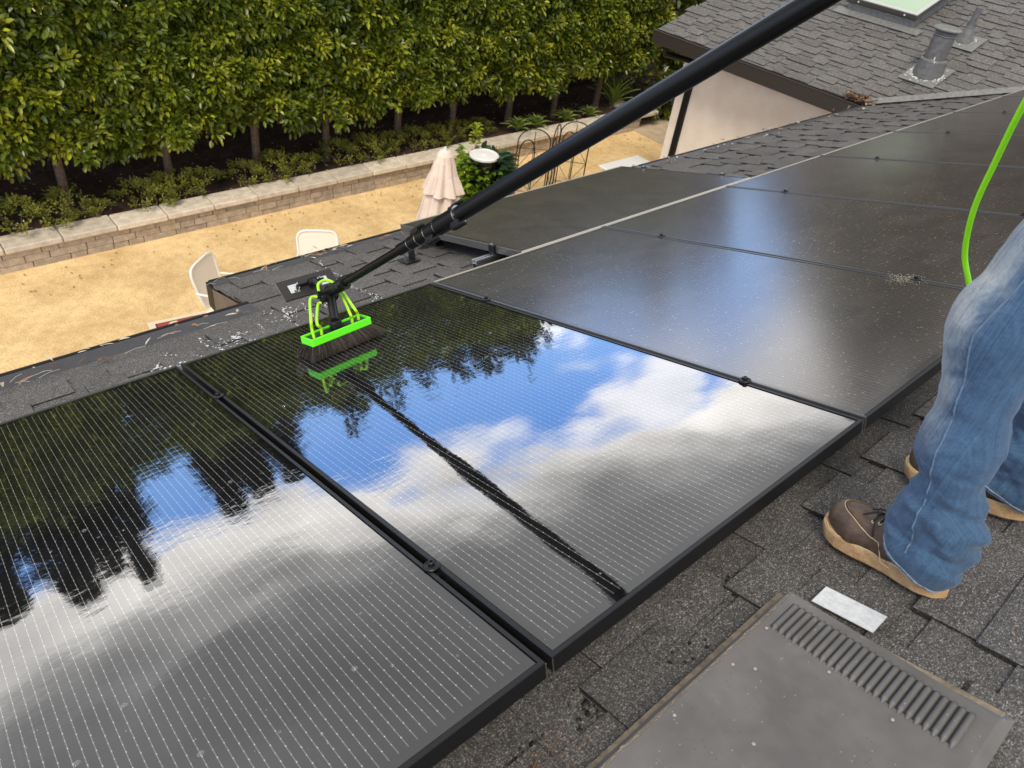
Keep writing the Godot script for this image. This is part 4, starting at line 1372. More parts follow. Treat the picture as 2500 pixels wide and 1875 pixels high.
# ---------------------------------------------------------------- solar array
func panel_mesh_glass(w: float, l: float, turned: bool) -> MB:
	var m := MB.new()
	var a := 0.0118
	var y := -0.0022
	var p := [Vector3(a, y, a), Vector3(w - a, y, a), Vector3(w - a, y, l - a), Vector3(a, y, l - a)]
	if turned:
		m.quad(p[0], p[1], p[2], p[3], Vector3.UP, Vector2(0, 0), Vector2(0, 1), Vector2(1, 1), Vector2(1, 0))
	else:
		m.quad(p[0], p[1], p[2], p[3], Vector3.UP, Vector2(0, 0), Vector2(1, 0), Vector2(1, 1), Vector2(0, 1))
	return m
func frame_bar(a: Vector3, b: Vector3, inward: Vector3) -> MB:
	# mitred bar: a and b are the outer top corners
	var m := MB.new()
	var d := (b - a).normalized()
	var w := 0.0092
	var dn := Vector3(0, -0.035, 0)
	var c := 0.0012
	var ci := inward * c
	var a2 := a + inward * w + d * w
	var b2 := b + inward * w - d * w
	var ac := a + ci + d * c
	var bc := b + ci - d * c
	m.flat(ac, bc, b2, a2, Vector3.UP)
	m.flat(a - Vector3(0, c, 0), b - Vector3(0, c, 0), bc, ac, Vector3.UP - inward)
	m.flat(a - Vector3(0, c, 0), b - Vector3(0, c, 0), b + dn, a + dn, -inward)
	m.flat(a2, b2, b2 - Vector3(0, 0.006, 0), a2 - Vector3(0, 0.006, 0), inward)
	m.flat(a + dn, b + dn, b + dn + inward * 0.025, a + dn + inward * 0.025, Vector3.DOWN)
	m.flat(a + dn + inward * 0.002, b + dn + inward * 0.002, b + inward * 0.002 - Vector3(0, 0.004, 0), a + inward * 0.002 - Vector3(0, 0.004, 0), inward)
	return m
func panel(label: String, u: float, v: float, w: float, l: float, wet: bool, turned := false) -> Node3D:
	var t := thing("solar_panel", label, "solar panel", on_slope(u, v, 0), "black solar panels on the roof")
	part("glass", panel_mesh_glass(w, l, turned), M.wet_cells if wet else M.dusty_cells, t)
	var c := [Vector3(0, 0, 0), Vector3(w, 0, 0), Vector3(w, 0, l), Vector3(0, 0, l)]
	var inw := [Vector3(0, 0, 1), Vector3(-1, 0, 0), Vector3(0, 0, -1), Vector3(1, 0, 0)]
	for k in 4:
		part("frame_bar", frame_bar(c[k], c[(k + 1) % 4], inw[k]), (M.sky_sheen_frame if wet else M.dusty_sheen_frame) if k == 0 or (turned and k == 2) else (M.black_anodised if wet or k == 2 else M.sky_sheen_frame), t)  # paler bars at eave and dry seams carry painted sky reflection
	# bare metal showing on the cut corners
	for q in [Vector3(0.0005, 0, l), Vector3(w - 0.0005, 0, l)]:
		part("corner_edge", tube1([q + Vector3(0, -0.003, 0), q + Vector3(0, -0.036, 0)], 0.0011, 5), M.bare_edge, t)
	var b := MB.new()
	b.quad(Vector3(0.006, -0.008, 0.006), Vector3(w - 0.006, -0.008, 0.006), Vector3(w - 0.006, -0.008, l - 0.006), Vector3(0.006, -0.008, l - 0.006), Vector3.DOWN)
	part("back_sheet", b, M.rubber_black, t)
	return t

func array() -> void:
	var g := (STEP - PANEL_W) * 0.5
	var names := {
		-1: "wet black solar panel without the brush, mirroring the tall conifers",
		0: "wet black solar panel under the green scrub brush",
		1: "dusty black solar panel sharing its long edge with the panel under the brush",
		2: "dusty black solar panel, second from the panel under the brush",
		3: "dusty black solar panel, third from the panel under the brush",
		4: "dusty black solar panel, fourth from the panel under the brush",
		5: "dusty black solar panel, fifth from the panel under the brush",
		6: "dusty black solar panel, sixth from the panel under the brush",
		7: "dusty black solar panel, last of the upper row by the roof valley"}
	for i in range(-1, 8):
		var t := panel(names[i], i * STEP + g, 0, PANEL_W, PANEL_L, i < 1)
		if i < 1: droplets(t, 40 + i, 70 if i < 0 else 90)
	panel("dusty black solar panel laid lengthwise below the upper row, above the gutter", 1.595, -1.062, 1.872, PANEL_W, false, true)
	# rails under the panels
	for q in [[-1.05, 8.52, 0.38, "long aluminium mounting rail under the upper row, at the clamps nearer the eave"], [-1.05, 8.52, 1.535, "long aluminium mounting rail under the upper row, at the clamps nearer the ridge"], [1.47, 3.6, -0.22, "short bare aluminium rail end sticking out under the lengthwise panel"], [1.57, 3.6, -0.86, "short aluminium rail under the lengthwise panel nearer the gutter"]]:
		var t := thing("mounting_rail", q[3], "rail", on_slope(q[0], q[2], -0.04), "aluminium rails under the panels")
		var l: float = q[1] - q[0]
		var m := MB.new()
		m.box(T(l * 0.5, -0.004, -0.013), Vector3(l, 0.007, 0.012), 0.001)
		m.box(T(l * 0.5, -0.004, 0.013), Vector3(l, 0.007, 0.012), 0.001)
		m.box(T(l * 0.5, -0.027, -0.0175), Vector3(l, 0.04, 0.003), 0.0005)
		m.box(T(l * 0.5, -0.027, 0.0175), Vector3(l, 0.04, 0.003), 0.0005)
		m.box(T(l * 0.5, -0.0465, 0), Vector3(l, 0.003, 0.04), 0.0005)
		m.box(T(l * 0.5, -0.020, 0), Vector3(l, 0.0025, 0.032), 0.0005)
		part("extrusion", m, M.aluminium, t)
		var n := int(l / 1.2) + 1
		for k in n:
			var f := MB.new()
			var x := 0.12 + k * (l - 0.3) / maxf(n - 1, 1)
			f.box(T(x, -0.052, 0.03), Vector3(0.05, 0.06, 0.006), 0.001)
			f.box(T(x, -0.079, 0.055), Vector3(0.09, 0.006, 0.09), 0.001)
			part("roof_foot", f, M.black_anodised, t)
	# clamps between neighbouring panels
	var ord := ["first", "second", "third", "fourth", "fifth", "sixth", "seventh", "eighth"]
	for i in 8:
		for q in [[0.38, "nearer the eave"], [1.535, "nearer the ridge"]]:
			clamp_at("round clamp bolt on the %s seam from the conifer mirroring panel, %s" % [ord[i], q[1]], i * STEP, q[0], true)
	clamp_at("end clamp on the bare rail at the lengthwise panel's corner", 1.586, -0.22, false)
	clamp_at("end clamp at the lengthwise panel's short edge nearer the gutter", 1.586, -0.86, false)
	clamp_at("end clamp at the lengthwise panel's far short edge, up the slope", 3.476, -0.22, false)
	clamp_at("end clamp at the lengthwise panel's far short edge, down the slope", 3.476, -0.86, false)
	var br := thing("rail_bracket", "black angled roof bracket with silver bolt under the pole joint", "bracket", on_slope(1.40, -0.70, ROOF_H + 0.012))
	part("foot", box1(T(0, 0.004, 0), Vector3(0.09, 0.006, 0.09), 0.002), M.black_anodised, br)
	part("upright", box1(T(0.02, 0.045, 0), Vector3(0.006, 0.085, 0.06), 0.002), M.black_anodised, br)
	part("strap", box1(T(-0.03, 0.035, 0.01), Vector3(0.004, 0.07, 0.018), 0.001), M.steel, br)
	for k in 3:
		part("bolt", tube1([Vector3(0.024, 0.03 + k * 0.02, 0.0), Vector3(0.036, 0.03 + k * 0.02, 0.0)], 0.006, 6), M.chrome, br)

func clamp_at(label: String, u: float, v: float, mid: bool) -> void:
	var t := thing("panel_clamp", label, "clamp", on_slope(u, v, 0), "clamps holding the panels")
	var m := MB.new()
	if mid:
		m.lathe([Vector2(0.0, 0.0008), Vector2(0.0165, 0.0008), Vector2(0.0175, 0.0022), Vector2(0.016, 0.004), Vector2(0.010, 0.0055), Vector2(0.0095, 0.0045), Vector2(0.0, 0.0045)], 24, Transform3D())
		part("washer", m, M.black_anodised, t)
	else:
		m.box(T(0, -0.018, 0), Vector3(0.016, 0.042, 0.04), 0.002)
		m.box(T(0.004, 0.0035, 0), Vector3(0.024, 0.003, 0.04), 0.001)
		part("block", m, M.black_anodised, t)
	var b := MB.new()
	b.lathe([Vector2(0.0075, 0.004), Vector2(0.0075, 0.011), Vector2(0.0065, 0.0125), Vector2(0.004, 0.0125), Vector2(0.0035, 0.008), Vector2(0.0, 0.008)], 6, Transform3D())
	part("bolt", b, M.black_anodised if mid else M.steel, t)
	part("shank", tube1([Vector3(0, 0.002, 0), Vector3(0, -0.045, 0)], 0.004, 6), M.steel, t)

func droplets(t: Node3D, sd: int, n: int) -> void:
	var r := RandomNumberGenerator.new()
	r.seed = sd
	var m := MB.new()
	for i in n:
		var s := r.randf_range(0.0016, 0.0036)
		if r.randf() < 0.12: s = 0.006
		m.ball(Transform3D(Basis().scaled(Vector3(s, s * 0.4, s)), Vector3(r.randf_range(0.04, 1.0), -0.0018, r.randf_range(0.55, 1.83))), 10, 4, true)
	var o := part("water_drop", m, M.water, t)
	o.set_meta("kind", "stuff")

# ---------------------------------------------------------------- cleaning tool
func brush() -> void:
	var head := Basis(Vector3.UP, 0.12)
	var at := Transform3D(slope_basis() * head, pl(0.456, 0.322, 0.0))
	var t := thing("scrub_brush", "water fed cleaning pole with a lime green brush head and black tilting pad", "brush", at)
	var inv := at.affine_inverse()
	var L := 0.246
	var W := 0.070
	# green rim round a black block
	var rim := MB.new()
	for q in [-1.0, 1.0]:
		rim.box(T(0, 0.058, q * (W * 0.5 - 0.003)), Vector3(L, 0.027, 0.006), 0.002)
		rim.box(T(q * (L * 0.5 - 0.003), 0.058, 0), Vector3(0.006, 0.0268, W - 0.012), 0.002)
	part("green_rim", rim, M.brush_green, t)
	part("block", box1(T(0, 0.056, 0), Vector3(L - 0.012, 0.018, W - 0.012), 0.001), M.plastic_black, t)
	# bristles: many splayed hairs
	var b := MB.new()
	var r := RandomNumberGenerator.new()
	r.seed = 12
	for i in 3600:
		var x := r.randf_range(-0.5, 0.5)
		var z := r.randf_range(-0.5, 0.5)
		if r.randf() < 0.5: z = (0.5 if r.randf() < 0.65 else -0.5) * r.randf_range(0.8, 1.0)
		x = (round(x * 30.0) + r.randfn() * 0.22) / 30.0
		var p := Vector3(x * (L - 0.012), 0.047, z * (W - 0.010))
		var e := Vector3(x * (L + 0.045) + r.randfn() * 0.004, 0.001 + r.randf() * 0.003, z * (W + 0.045) + r.randfn() * 0.004)
		if x > 0.32: e += Vector3(0.02 * (x - 0.3) * 8.0 * 0.4, 0.004, 0.006)
		var k := r.randf()
		b.col = Color(0.010, 0.009, 0.009).lerp(Color(0.15, 0.115, 0.09), k * k * k)
		var mid := p.lerp(e, 0.55) + Vector3(x * 0.004, 0.002, z * 0.01)
		b.tube([p, mid, e], [0.0006, 0.00055, 0.0003], 3, false)
	part("bristles", b, M.bristle, t)
	# neck, swivel and pole
	var neck0 := Vector3(0, 0.06, 0)
	var joint: Vector3 = inv * Vector3(0.512, 0.198, 0.150)
	var nk := MB.new()
	nk.box(Transform3D(Basis(), Vector3(0.0, 0.078, 0)), Vector3(0.036, 0.03, 0.034), 0.005)
	nk.tube([neck0 + Vector3(0, 0.03, 0), joint], [0.0165, 0.0155], 12)
	part("neck", nk, M.plastic_black, t)
	var kn := MB.new()
	var dirx := Vector3(1, 0, 0)
	kn.tube([joint - dirx * 0.024, joint - dirx * 0.018, joint + dirx * 0.018, joint + dirx * 0.024], [0.016, 0.021, 0.021, 0.016], 16)
	for k in 12:
		var a := TAU * k / 12.0
		kn.box(Transform3D(Basis(dirx, -a), joint + Vector3(0, cos(a), sin(a)) * 0.0205), Vector3(0.03, 0.004, 0.004), 0.001)
	part("swivel_knob", kn, M.plastic_black, t)
	var pd := Vector3(0.2070374, 0.6857244, 0.6977948)
	var P0 := Vector3(0.505, 0.208, 0.143)
	var at_s := func(s: float) -> Vector3: return inv * (P0 + pd * s)
	var elbow := MB.new()
	elbow.tube(curve([joint, joint + Vector3(0, 0.02, 0.004), at_s.call(0.06), at_s.call(0.115)], 4), 0.0215, 14)
	elbow.tube([at_s.call(0.085), at_s.call(0.12)], 0.0235, 14)
	part("elbow", elbow, M.plastic_black, t)
	# the pole in its sections: thin lower tube, stepped clamps, thick upper tubes
	part("lower_tube", tube1([at_s.call(0.06), at_s.call(0.56)], 0.0142, 20), M.pole_black, t)
	part("upper_tube", tube1([at_s.call(0.72), at_s.call(2.75)], 0.0236, 28), M.pole_black, t)
	var steps := [[0.44, 0.50, 0.0185], [0.50, 0.545, 0.0205], [0.545, 0.59, 0.0225], [0.59, 0.64, 0.0245], [0.64, 0.735, 0.0275]]
	for s in steps:
		var c := MB.new()
		c.tube([at_s.call(s[0]), at_s.call(s[0] + 0.003), at_s.call(s[1] - 0.003), at_s.call(s[1])], [s[2] - 0.002, s[2], s[2], s[2] - 0.002], 24)
		part("tube_sleeve", c, M.pole_black, t)
		part("sleeve_ring", tube1([at_s.call(s[1] - 0.002), at_s.call(s[1] + 0.0006)], s[2] + 0.0004, 24), M.steel, t)
	var side: Vector3 = pd.cross(Vector3.UP).normalized()
	var upp: Vector3 = side.cross(pd).normalized()
	for s in [[0.515, 1.0], [0.61, -1.0], [0.70, 1.0], [0.73, -1.0]]:
		var lv := MB.new()
		var o: Vector3 = P0 + pd * s[0]
		var d: Vector3 = (side * s[1] * -0.75 + upp * 0.6 * s[1]).normalized()
		var bas := Basis(pd, d, pd.cross(d).normalized())
		lv.box(inv * Transform3D(bas, o + d * 0.033), Vector3(0.034, 0.024, 0.02), 0.004)
		lv.box(inv * Transform3D(bas, o + d * 0.045 + pd * 0.02), Vector3(0.05, 0.009, 0.017), 0.003)
		part("clamp_lever", lv, M.plastic_black, t)
	# swivel clips
	var cl := MB.new()
	cl.box(inv * Transform3D(Basis(pd, side, upp), P0 + pd * 0.10 - side * 0.026), Vector3(0.03, 0.022, 0.016), 0.003)
	cl.box(inv * Transform3D(Basis(pd, side, upp), P0 + pd * 0.115 - side * 0.036 + upp * 0.01), Vector3(0.036, 0.008, 0.02), 0.002)
	cl.box(inv * Transform3D(Basis(pd, side, upp), P0 + pd * 0.10 + side * 0.028), Vector3(0.02, 0.02, 0.012), 0.003)
	part("clip", cl, M.plastic_black, t)
	# water jets hoses: four short lime hoses from a manifold to the brush block
	var mani: Vector3 = joint + Vector3(-0.030, 0.004, 0.006)
	var mf := MB.new()
	for k in [Vector3(-0.012, 0.010, -0.004), Vector3(-0.010, -0.010, 0.012), Vector3(-0.004, 0.026, -0.006)]:
		mf.tube([joint + Vector3(-0.01, 0, 0), mani + k * 0.5, mani + k + Vector3(-0.014, 0, 0)], [0.008, 0.0085, 0.0065], 10)
	mf.box(T(mani.x, mani.y, mani.z), Vector3(0.03, 0.024, 0.022), 0.004)
	part("manifold", mf, M.plastic_black, t)
	part("jet_hose", tube1(curve([mani + Vector3(-0.024, 0.010, -0.004), mani + Vector3(-0.055, 0.012, 0.0), Vector3(-0.093, 0.135, 0.008), Vector3(-0.100, 0.10, 0.012), Vector3(-0.100, 0.062, 0.014)], 6), 0.0052, 10), M.hose_lime, t)
	part("jet_hose", tube1(curve([mani + Vector3(-0.022, -0.010, 0.012), mani + Vector3(-0.040, -0.012, 0.016), Vector3(-0.078, 0.115, 0.014), Vector3(-0.066, 0.09, 0.010), Vector3(-0.066, 0.062, 0.008)], 6), 0.0052, 10), M.hose_lime, t)
	part("jet_hose", tube1(curve([joint + Vector3(0.014, 0.016, -0.008), joint + Vector3(0.045, 0.010, 0.0), Vector3(0.080, 0.115, 0.006), Vector3(0.090, 0.09, 0.006), Vector3(0.092, 0.062, 0.004)], 6), 0.0052, 10), M.hose_lime, t)
	part("jet_hose", tube1(curve([joint + Vector3(0.014, 0.006, 0.006), joint + Vector3(0.036, -0.006, 0.012), Vector3(0.055, 0.105, 0.014), Vector3(0.060, 0.085, 0.012), Vector3(0.060, 0.062, 0.010)], 6), 0.0052, 10), M.hose_lime, t)
	part("feed_hose", tube1(curve([mani + Vector3(-0.012, 0.026, -0.006), mani + Vector3(-0.004, 0.050, -0.012), joint + Vector3(0.004, 0.056, -0.014), at_s.call(0.07) + Vector3(0.0, 0.012, -0.02)], 6), 0.0052, 10), M.hose_lime, t)
	# tilting scraper pad on its arm
	var c0 := Vector3(0.432, 0.262, -0.020)  # pad centre in the world, refined from its four corners
	c0 = pad_corner(0) * 0.25 + pad_corner(1) * 0.25 + pad_corner(2) * 0.25 + pad_corner(3) * 0.25
	var ex := (pad_corner(1) - pad_corner(0)).normalized()
	var ez := (pad_corner(3) - pad_corner(0))
	ez = (ez - ex * ez.dot(ex)).normalized()
	var ey := ez.cross(ex).normalized()
	var pb := inv * Transform3D(Basis(ex, ey, ez), c0)
	var pw := (pad_corner(1) - pad_corner(0)).length()
	var ph := (pad_corner(3) - pad_corner(0)).length()
	part("pad", box1(pb, Vector3(pw, 0.007, ph), 0.0015), M.rubber_black, t)
	part("pad_edge", box1(pb * T(0, -0.006, 0), Vector3(pw, 0.004, ph), 0.001), M.vent_edge, t)
	for q in [-1.0, 1.0]:
		var k := MB.new()
		k.box(pb * T(q * pw * 0.27, 0.005, 0.002), Vector3(0.038, 0.0025, 0.036), 0.001)
		k.box(pb * T(q * pw * 0.27 - q * 0.014, 0.014, 0.002), Vector3(0.0025, 0.020, 0.026), 0.001)
		part("steel_bracket", k, M.chrome, t)
		var bo := MB.new()
		for z in [-0.006, 0.008]:
			bo.ball(Transform3D(Basis(), Vector3.ZERO) * pb * Transform3D(Basis().scaled(Vector3(0.0035, 0.0025, 0.0035)), Vector3(q * pw * 0.27 + 0.004, 0.0065, z)), 8, 5)
		part("bolt", bo, M.steel, t)
	var bar := MB.new()
	bar.box(pb * T(0, 0.020, 0.004), Vector3(pw * 0.50, 0.018, 0.008), 0.002)
	bar.box(pb * T(0.006, 0.032, 0.010), Vector3(0.034, 0.030, 0.026), 0.003)
	part("yoke", bar, M.plastic_black, t)
	part("arm", tube1([pb * Vector3(0.006, 0.040, 0.014), joint], [0.0105, 0.012], 12), M.plastic_black, t)

func pad_corner(k: int) -> Vector3:
	return [Vector3(0.4006, 0.1758, -0.0504), Vector3(0.6215, 0.1729, -0.0504), Vector3(0.6211, 0.1360, 0.0257), Vector3(0.4002, 0.1389, 0.0257)][k]

func supply_hose() -> void:
	var p := [Vector3(1.07, 2.085, 2.052), Vector3(1.13, 2.14, 2.04), Vector3(1.28, 2.02, 1.90), Vector3(1.28, 1.70, 1.76), Vector3(1.235, 1.45, 1.715), Vector3(1.253, 1.296, 1.705), Vector3(1.303, 1.161, 1.699), Vector3(1.342, 1.042, 1.699), Vector3(1.382, 0.931, 1.718), Vector3(1.400, 0.865, 1.752), Vector3(1.43, 0.79, 1.80), Vector3(1.50, 0.66, 1.92), Vector3(1.66, 0.60, 2.12), Vector3(1.95, 0.70, 2.36), Vector3(2.4, 0.86, 2.86), Vector3(2.6, 1.03, 3.4)]
	var m := MB.new()
	m.tube(curve(p, 8), 0.0066, 14)
	var o := part("water_hose", m, M.hose_green, self)
	tag(o, "bright green water hose hanging in a bow behind the jeans", "hose")

func water_runs() -> void:
	# beads of run-off and suds trickling over the shingles between the wet panels and the gutter
	var m := MB.new()
	var r := RandomNumberGenerator.new()
	r.seed = 404
	var trails := [[0.62, -0.10, 0.75, -0.78], [0.70, -0.08, 0.80, -0.85], [0.55, -0.12, 0.62, -0.62], [0.42, -0.05, 0.36, -0.45], [0.30, -0.04, 0.16, -0.55], [0.22, -0.05, 0.05, -0.50], [0.10, -0.05, -0.02, -0.42], [0.92, -0.10, 1.12, -1.20], [0.98, -0.12, 1.06, -1.10], [0.80, -0.06, 0.98, -0.40], [0.48, -0.05, 0.46, -0.60], [1.05, -0.05, 1.10, -0.22]]
	for t in trails:
		var n := 60
		var off := 0.0
		for i in n:
			var q := i / float(n)
			off += r.randfn() * 0.006
			if r.randf() < 0.25: continue
			var s := r.randf_range(0.0012, 0.0036)
			var p := pl(lerpf(t[0], t[2], q) + off, lerpf(t[1], t[3], q), ROOF_H + 0.004)
			m.ball(Transform3D(slope_basis().scaled(Vector3(s * 1.4, s * 0.7, s)), p), 6, 4)
	for i in 260:
		var c: Array = [[0.30, -0.28], [0.34, -0.40], [0.60, -0.50], [0.05, -0.30], [0.95, -0.18]][r.randi_range(0, 4)]
		var s := r.randf_range(0.0012, 0.0032)
		m.ball(Transform3D(slope_basis().scaled(Vector3(s * 2.2, s * 0.6, s)), pl(c[0] + r.randfn() * 0.045, c[1] + r.randfn() * 0.05, ROOF_H + 0.004)), 6, 4)
	var o := part("water_suds", m, M.foam, self)
	tag(o, "beads of suds and water trickling down the shingles to the gutter", "water", "", "stuff")
	# dark drips soaked into the granules along the upper edge of the wet panels
	var d := MB.new()
	for i in 170:
		var c: Array = [[-0.22, 1.905, 0.05], [-0.10, 1.91, 0.03], [0.04, 1.915, 0.02], [0.22, 1.93, 0.025], [0.26, 1.955, 0.04], [0.48, 1.92, 0.02], [-0.30, 1.92, 0.05]][r.randi_range(0, 6)]
		var s := 0.001 + 0.0042 * r.randf() * r.randf()
		d.ball(Transform3D((slope_basis() * Basis(Vector3.UP, r.randf() * 3.0)).scaled_local(Vector3(s * 1.5, 0.0022, s)), pl(c[0] + r.randfn() * c[2], c[1] + r.randfn() * 0.018, ROOF_H + r.randf_range(-0.001, 0.006))), 7, 4)
	var o3 := part("wet_spots", d, M.wet_asphalt, self)
	tag(o3, "dark wet drip spots on the shingles beside the wet panels", "water", "", "stuff")
	# flat wet puddle on the shingles below the panel seam
	var w := MB.new()
	for q in [[-0.06, -0.27, 0.16, 0.06]]:
		var ce := pl(q[0], q[1], ROOF_H + 0.0065)
		var ring := []
		for k in 28:
			var a := TAU * k / 28.0
			var f := 1.0 + 0.35 * sin(a * 5.0 + q[0] * 30.0) + 0.2 * sin(a * 11.0)
			ring.append(pl(q[0] + cos(a) * q[2] * f, q[1] + sin(a) * q[3] * f, ROOF_H + 0.0062))
		for k in 28:
			w.tri(ce, ring[k], ring[(k + 1) % 28], Vector3.UP)
	var o2 := part("puddle", w, M.water, self)
	tag(o2, "thin film of water on the shingles below the wet panel seam", "puddle")
# ---------------------------------------------------------------- person
var fold_noise := FastNoiseLite.new()
# bones: [a, b, ra, rb]; the field is the smooth minimum of tapered capsules
func bone_d(p: Vector3, b: Array) -> float:
	var a: Vector3 = b[0]
	var d: Vector3 = b[1] - a
	var t := clampf((p - a).dot(d) / d.length_squared(), 0.0, 1.0)
	return (p - a - d * t).length() - lerpf(b[2], b[3], t)
func field(p: Vector3, bones: Array, k: float) -> float:
	var f := 10.0
	for b in bones:
		var d := bone_d(p, b)
		var h := clampf(0.5 + 0.5 * (f - d) / k, 0.0, 1.0)
		f = lerpf(f, d, h) - k * h * (1.0 - h)
	return f
func nets(m: MB, bones: Array, k: float, cell: float, extra, tint) -> void:
	var lo := Vector3.INF
	var hi := -Vector3.INF
	for b in bones:
		for q in 2:
			var r: float = b[2 + q] + 3.0 * cell
			lo = lo.min(b[q] - Vector3.ONE * r)
			hi = hi.max(b[q] + Vector3.ONE * r)
	var n := Vector3i(((hi - lo) / cell).ceil()) + Vector3i.ONE
	var sy := n.x
	var sz := n.x * n.y
	var f := PackedFloat32Array()
	f.resize(n.x * n.y * n.z)
	f.fill(10.0)
	for b in bones:
		var a: Vector3 = b[0]
		var d: Vector3 = b[1] - a
		var dl := d.length_squared()
		var ra: float = b[2]
		var rb: float = b[3]
		var mr := maxf(ra, rb) + k + 3.0 * cell
		var i0 := Vector3i(((a.min(b[1]) - Vector3.ONE * mr - lo) / cell).floor()).clamp(Vector3i.ZERO, n - Vector3i.ONE)
		var i1 := Vector3i(((a.max(b[1]) + Vector3.ONE * mr - lo) / cell).ceil()).clamp(Vector3i.ZERO, n - Vector3i.ONE)
		for z in range(i0.z, i1.z + 1):
			for y in range(i0.y, i1.y + 1):
				var o := z * sz + y * sy
				for x in range(i0.x, i1.x + 1):
					var p := lo + Vector3(x, y, z) * cell
					var t := clampf((p - a).dot(d) / dl, 0.0, 1.0)
					var e := (p - a - d * t).length() - lerpf(ra, rb, t)
					var g := f[o + x]
					if e < g + k:
						var h := clampf(0.5 + 0.5 * (g - e) / k, 0.0, 1.0)
						f[o + x] = lerpf(g, e, h) - k * h * (1.0 - h)
	if extra != null:
		for z in n.z:
			for y in n.y:
				var o := z * sz + y * sy
				for x in n.x:
					if f[o + x] < 0.05:
						f[o + x] = extra.call(lo + Vector3(x, y, z) * cell, f[o + x])
	var vid := {}
	var corner := [0, 1, sy, sy + 1, sz, sz + 1, sz + sy, sz + sy + 1]
	var off := [Vector3(0, 0, 0), Vector3(1, 0, 0), Vector3(0, 1, 0), Vector3(1, 1, 0), Vector3(0, 0, 1), Vector3(1, 0, 1), Vector3(0, 1, 1), Vector3(1, 1, 1)]
	var edges := [[0, 1], [2, 3], [4, 5], [6, 7], [0, 2], [1, 3], [4, 6], [5, 7], [0, 4], [1, 5], [2, 6], [3, 7]]
	for z in n.z - 1:
		for y in n.y - 1:
			var o := z * sz + y * sy
			for x in n.x - 1:
				var at := o + x
				var s := 0
				for c in 8:
					if f[at + corner[c]] < 0.0: s += 1
				if s == 0 or s == 8: continue
				var sum := Vector3.ZERO
				var cnt := 0
				for e in edges:
					var fa := f[at + corner[e[0]]]
					var fb := f[at + corner[e[1]]]
					if (fa < 0.0) != (fb < 0.0):
						sum += (off[e[0]] as Vector3).lerp(off[e[1]], fa / (fa - fb))
						cnt += 1
				var p := lo + (Vector3(x, y, z) + sum / cnt) * cell
				var g := Vector3(f[at + 1] - f[at] + f[at + sy + 1] - f[at + sy] + f[at + sz + 1] - f[at + sz] + f[at + sz + sy + 1] - f[at + sz + sy],
					f[at + sy] - f[at] + f[at + sy + 1] - f[at + 1] + f[at + sz + sy] - f[at + sz] + f[at + sz + sy + 1] - f[at + sz + 1],
					f[at + sz] - f[at] + f[at + sz + 1] - f[at + 1] + f[at + sz + sy] - f[at + sy] + f[at + sz + sy + 1] - f[at + sy + 1]).normalized()
				if tint != null: m.col = tint.call(p, g)
				vid[at] = m.add(p, g)
	for at in vid:
		# a quad round each crossed edge that starts at this cell's lowest corner
		for q in [[1, sy, sz], [sy, sz, 1], [sz, 1, sy]]:
			if (f[at] < 0.0) != (f[at + q[0]] < 0.0):
				var a: int = at - q[1]
				var b: int = at - q[1] - q[2]
				var c: int = at - q[2]
				if vid.has(a) and vid.has(b) and vid.has(c):
					m.face(vid[at], vid[a], vid[b]); m.face(vid[at], vid[b], vid[c])

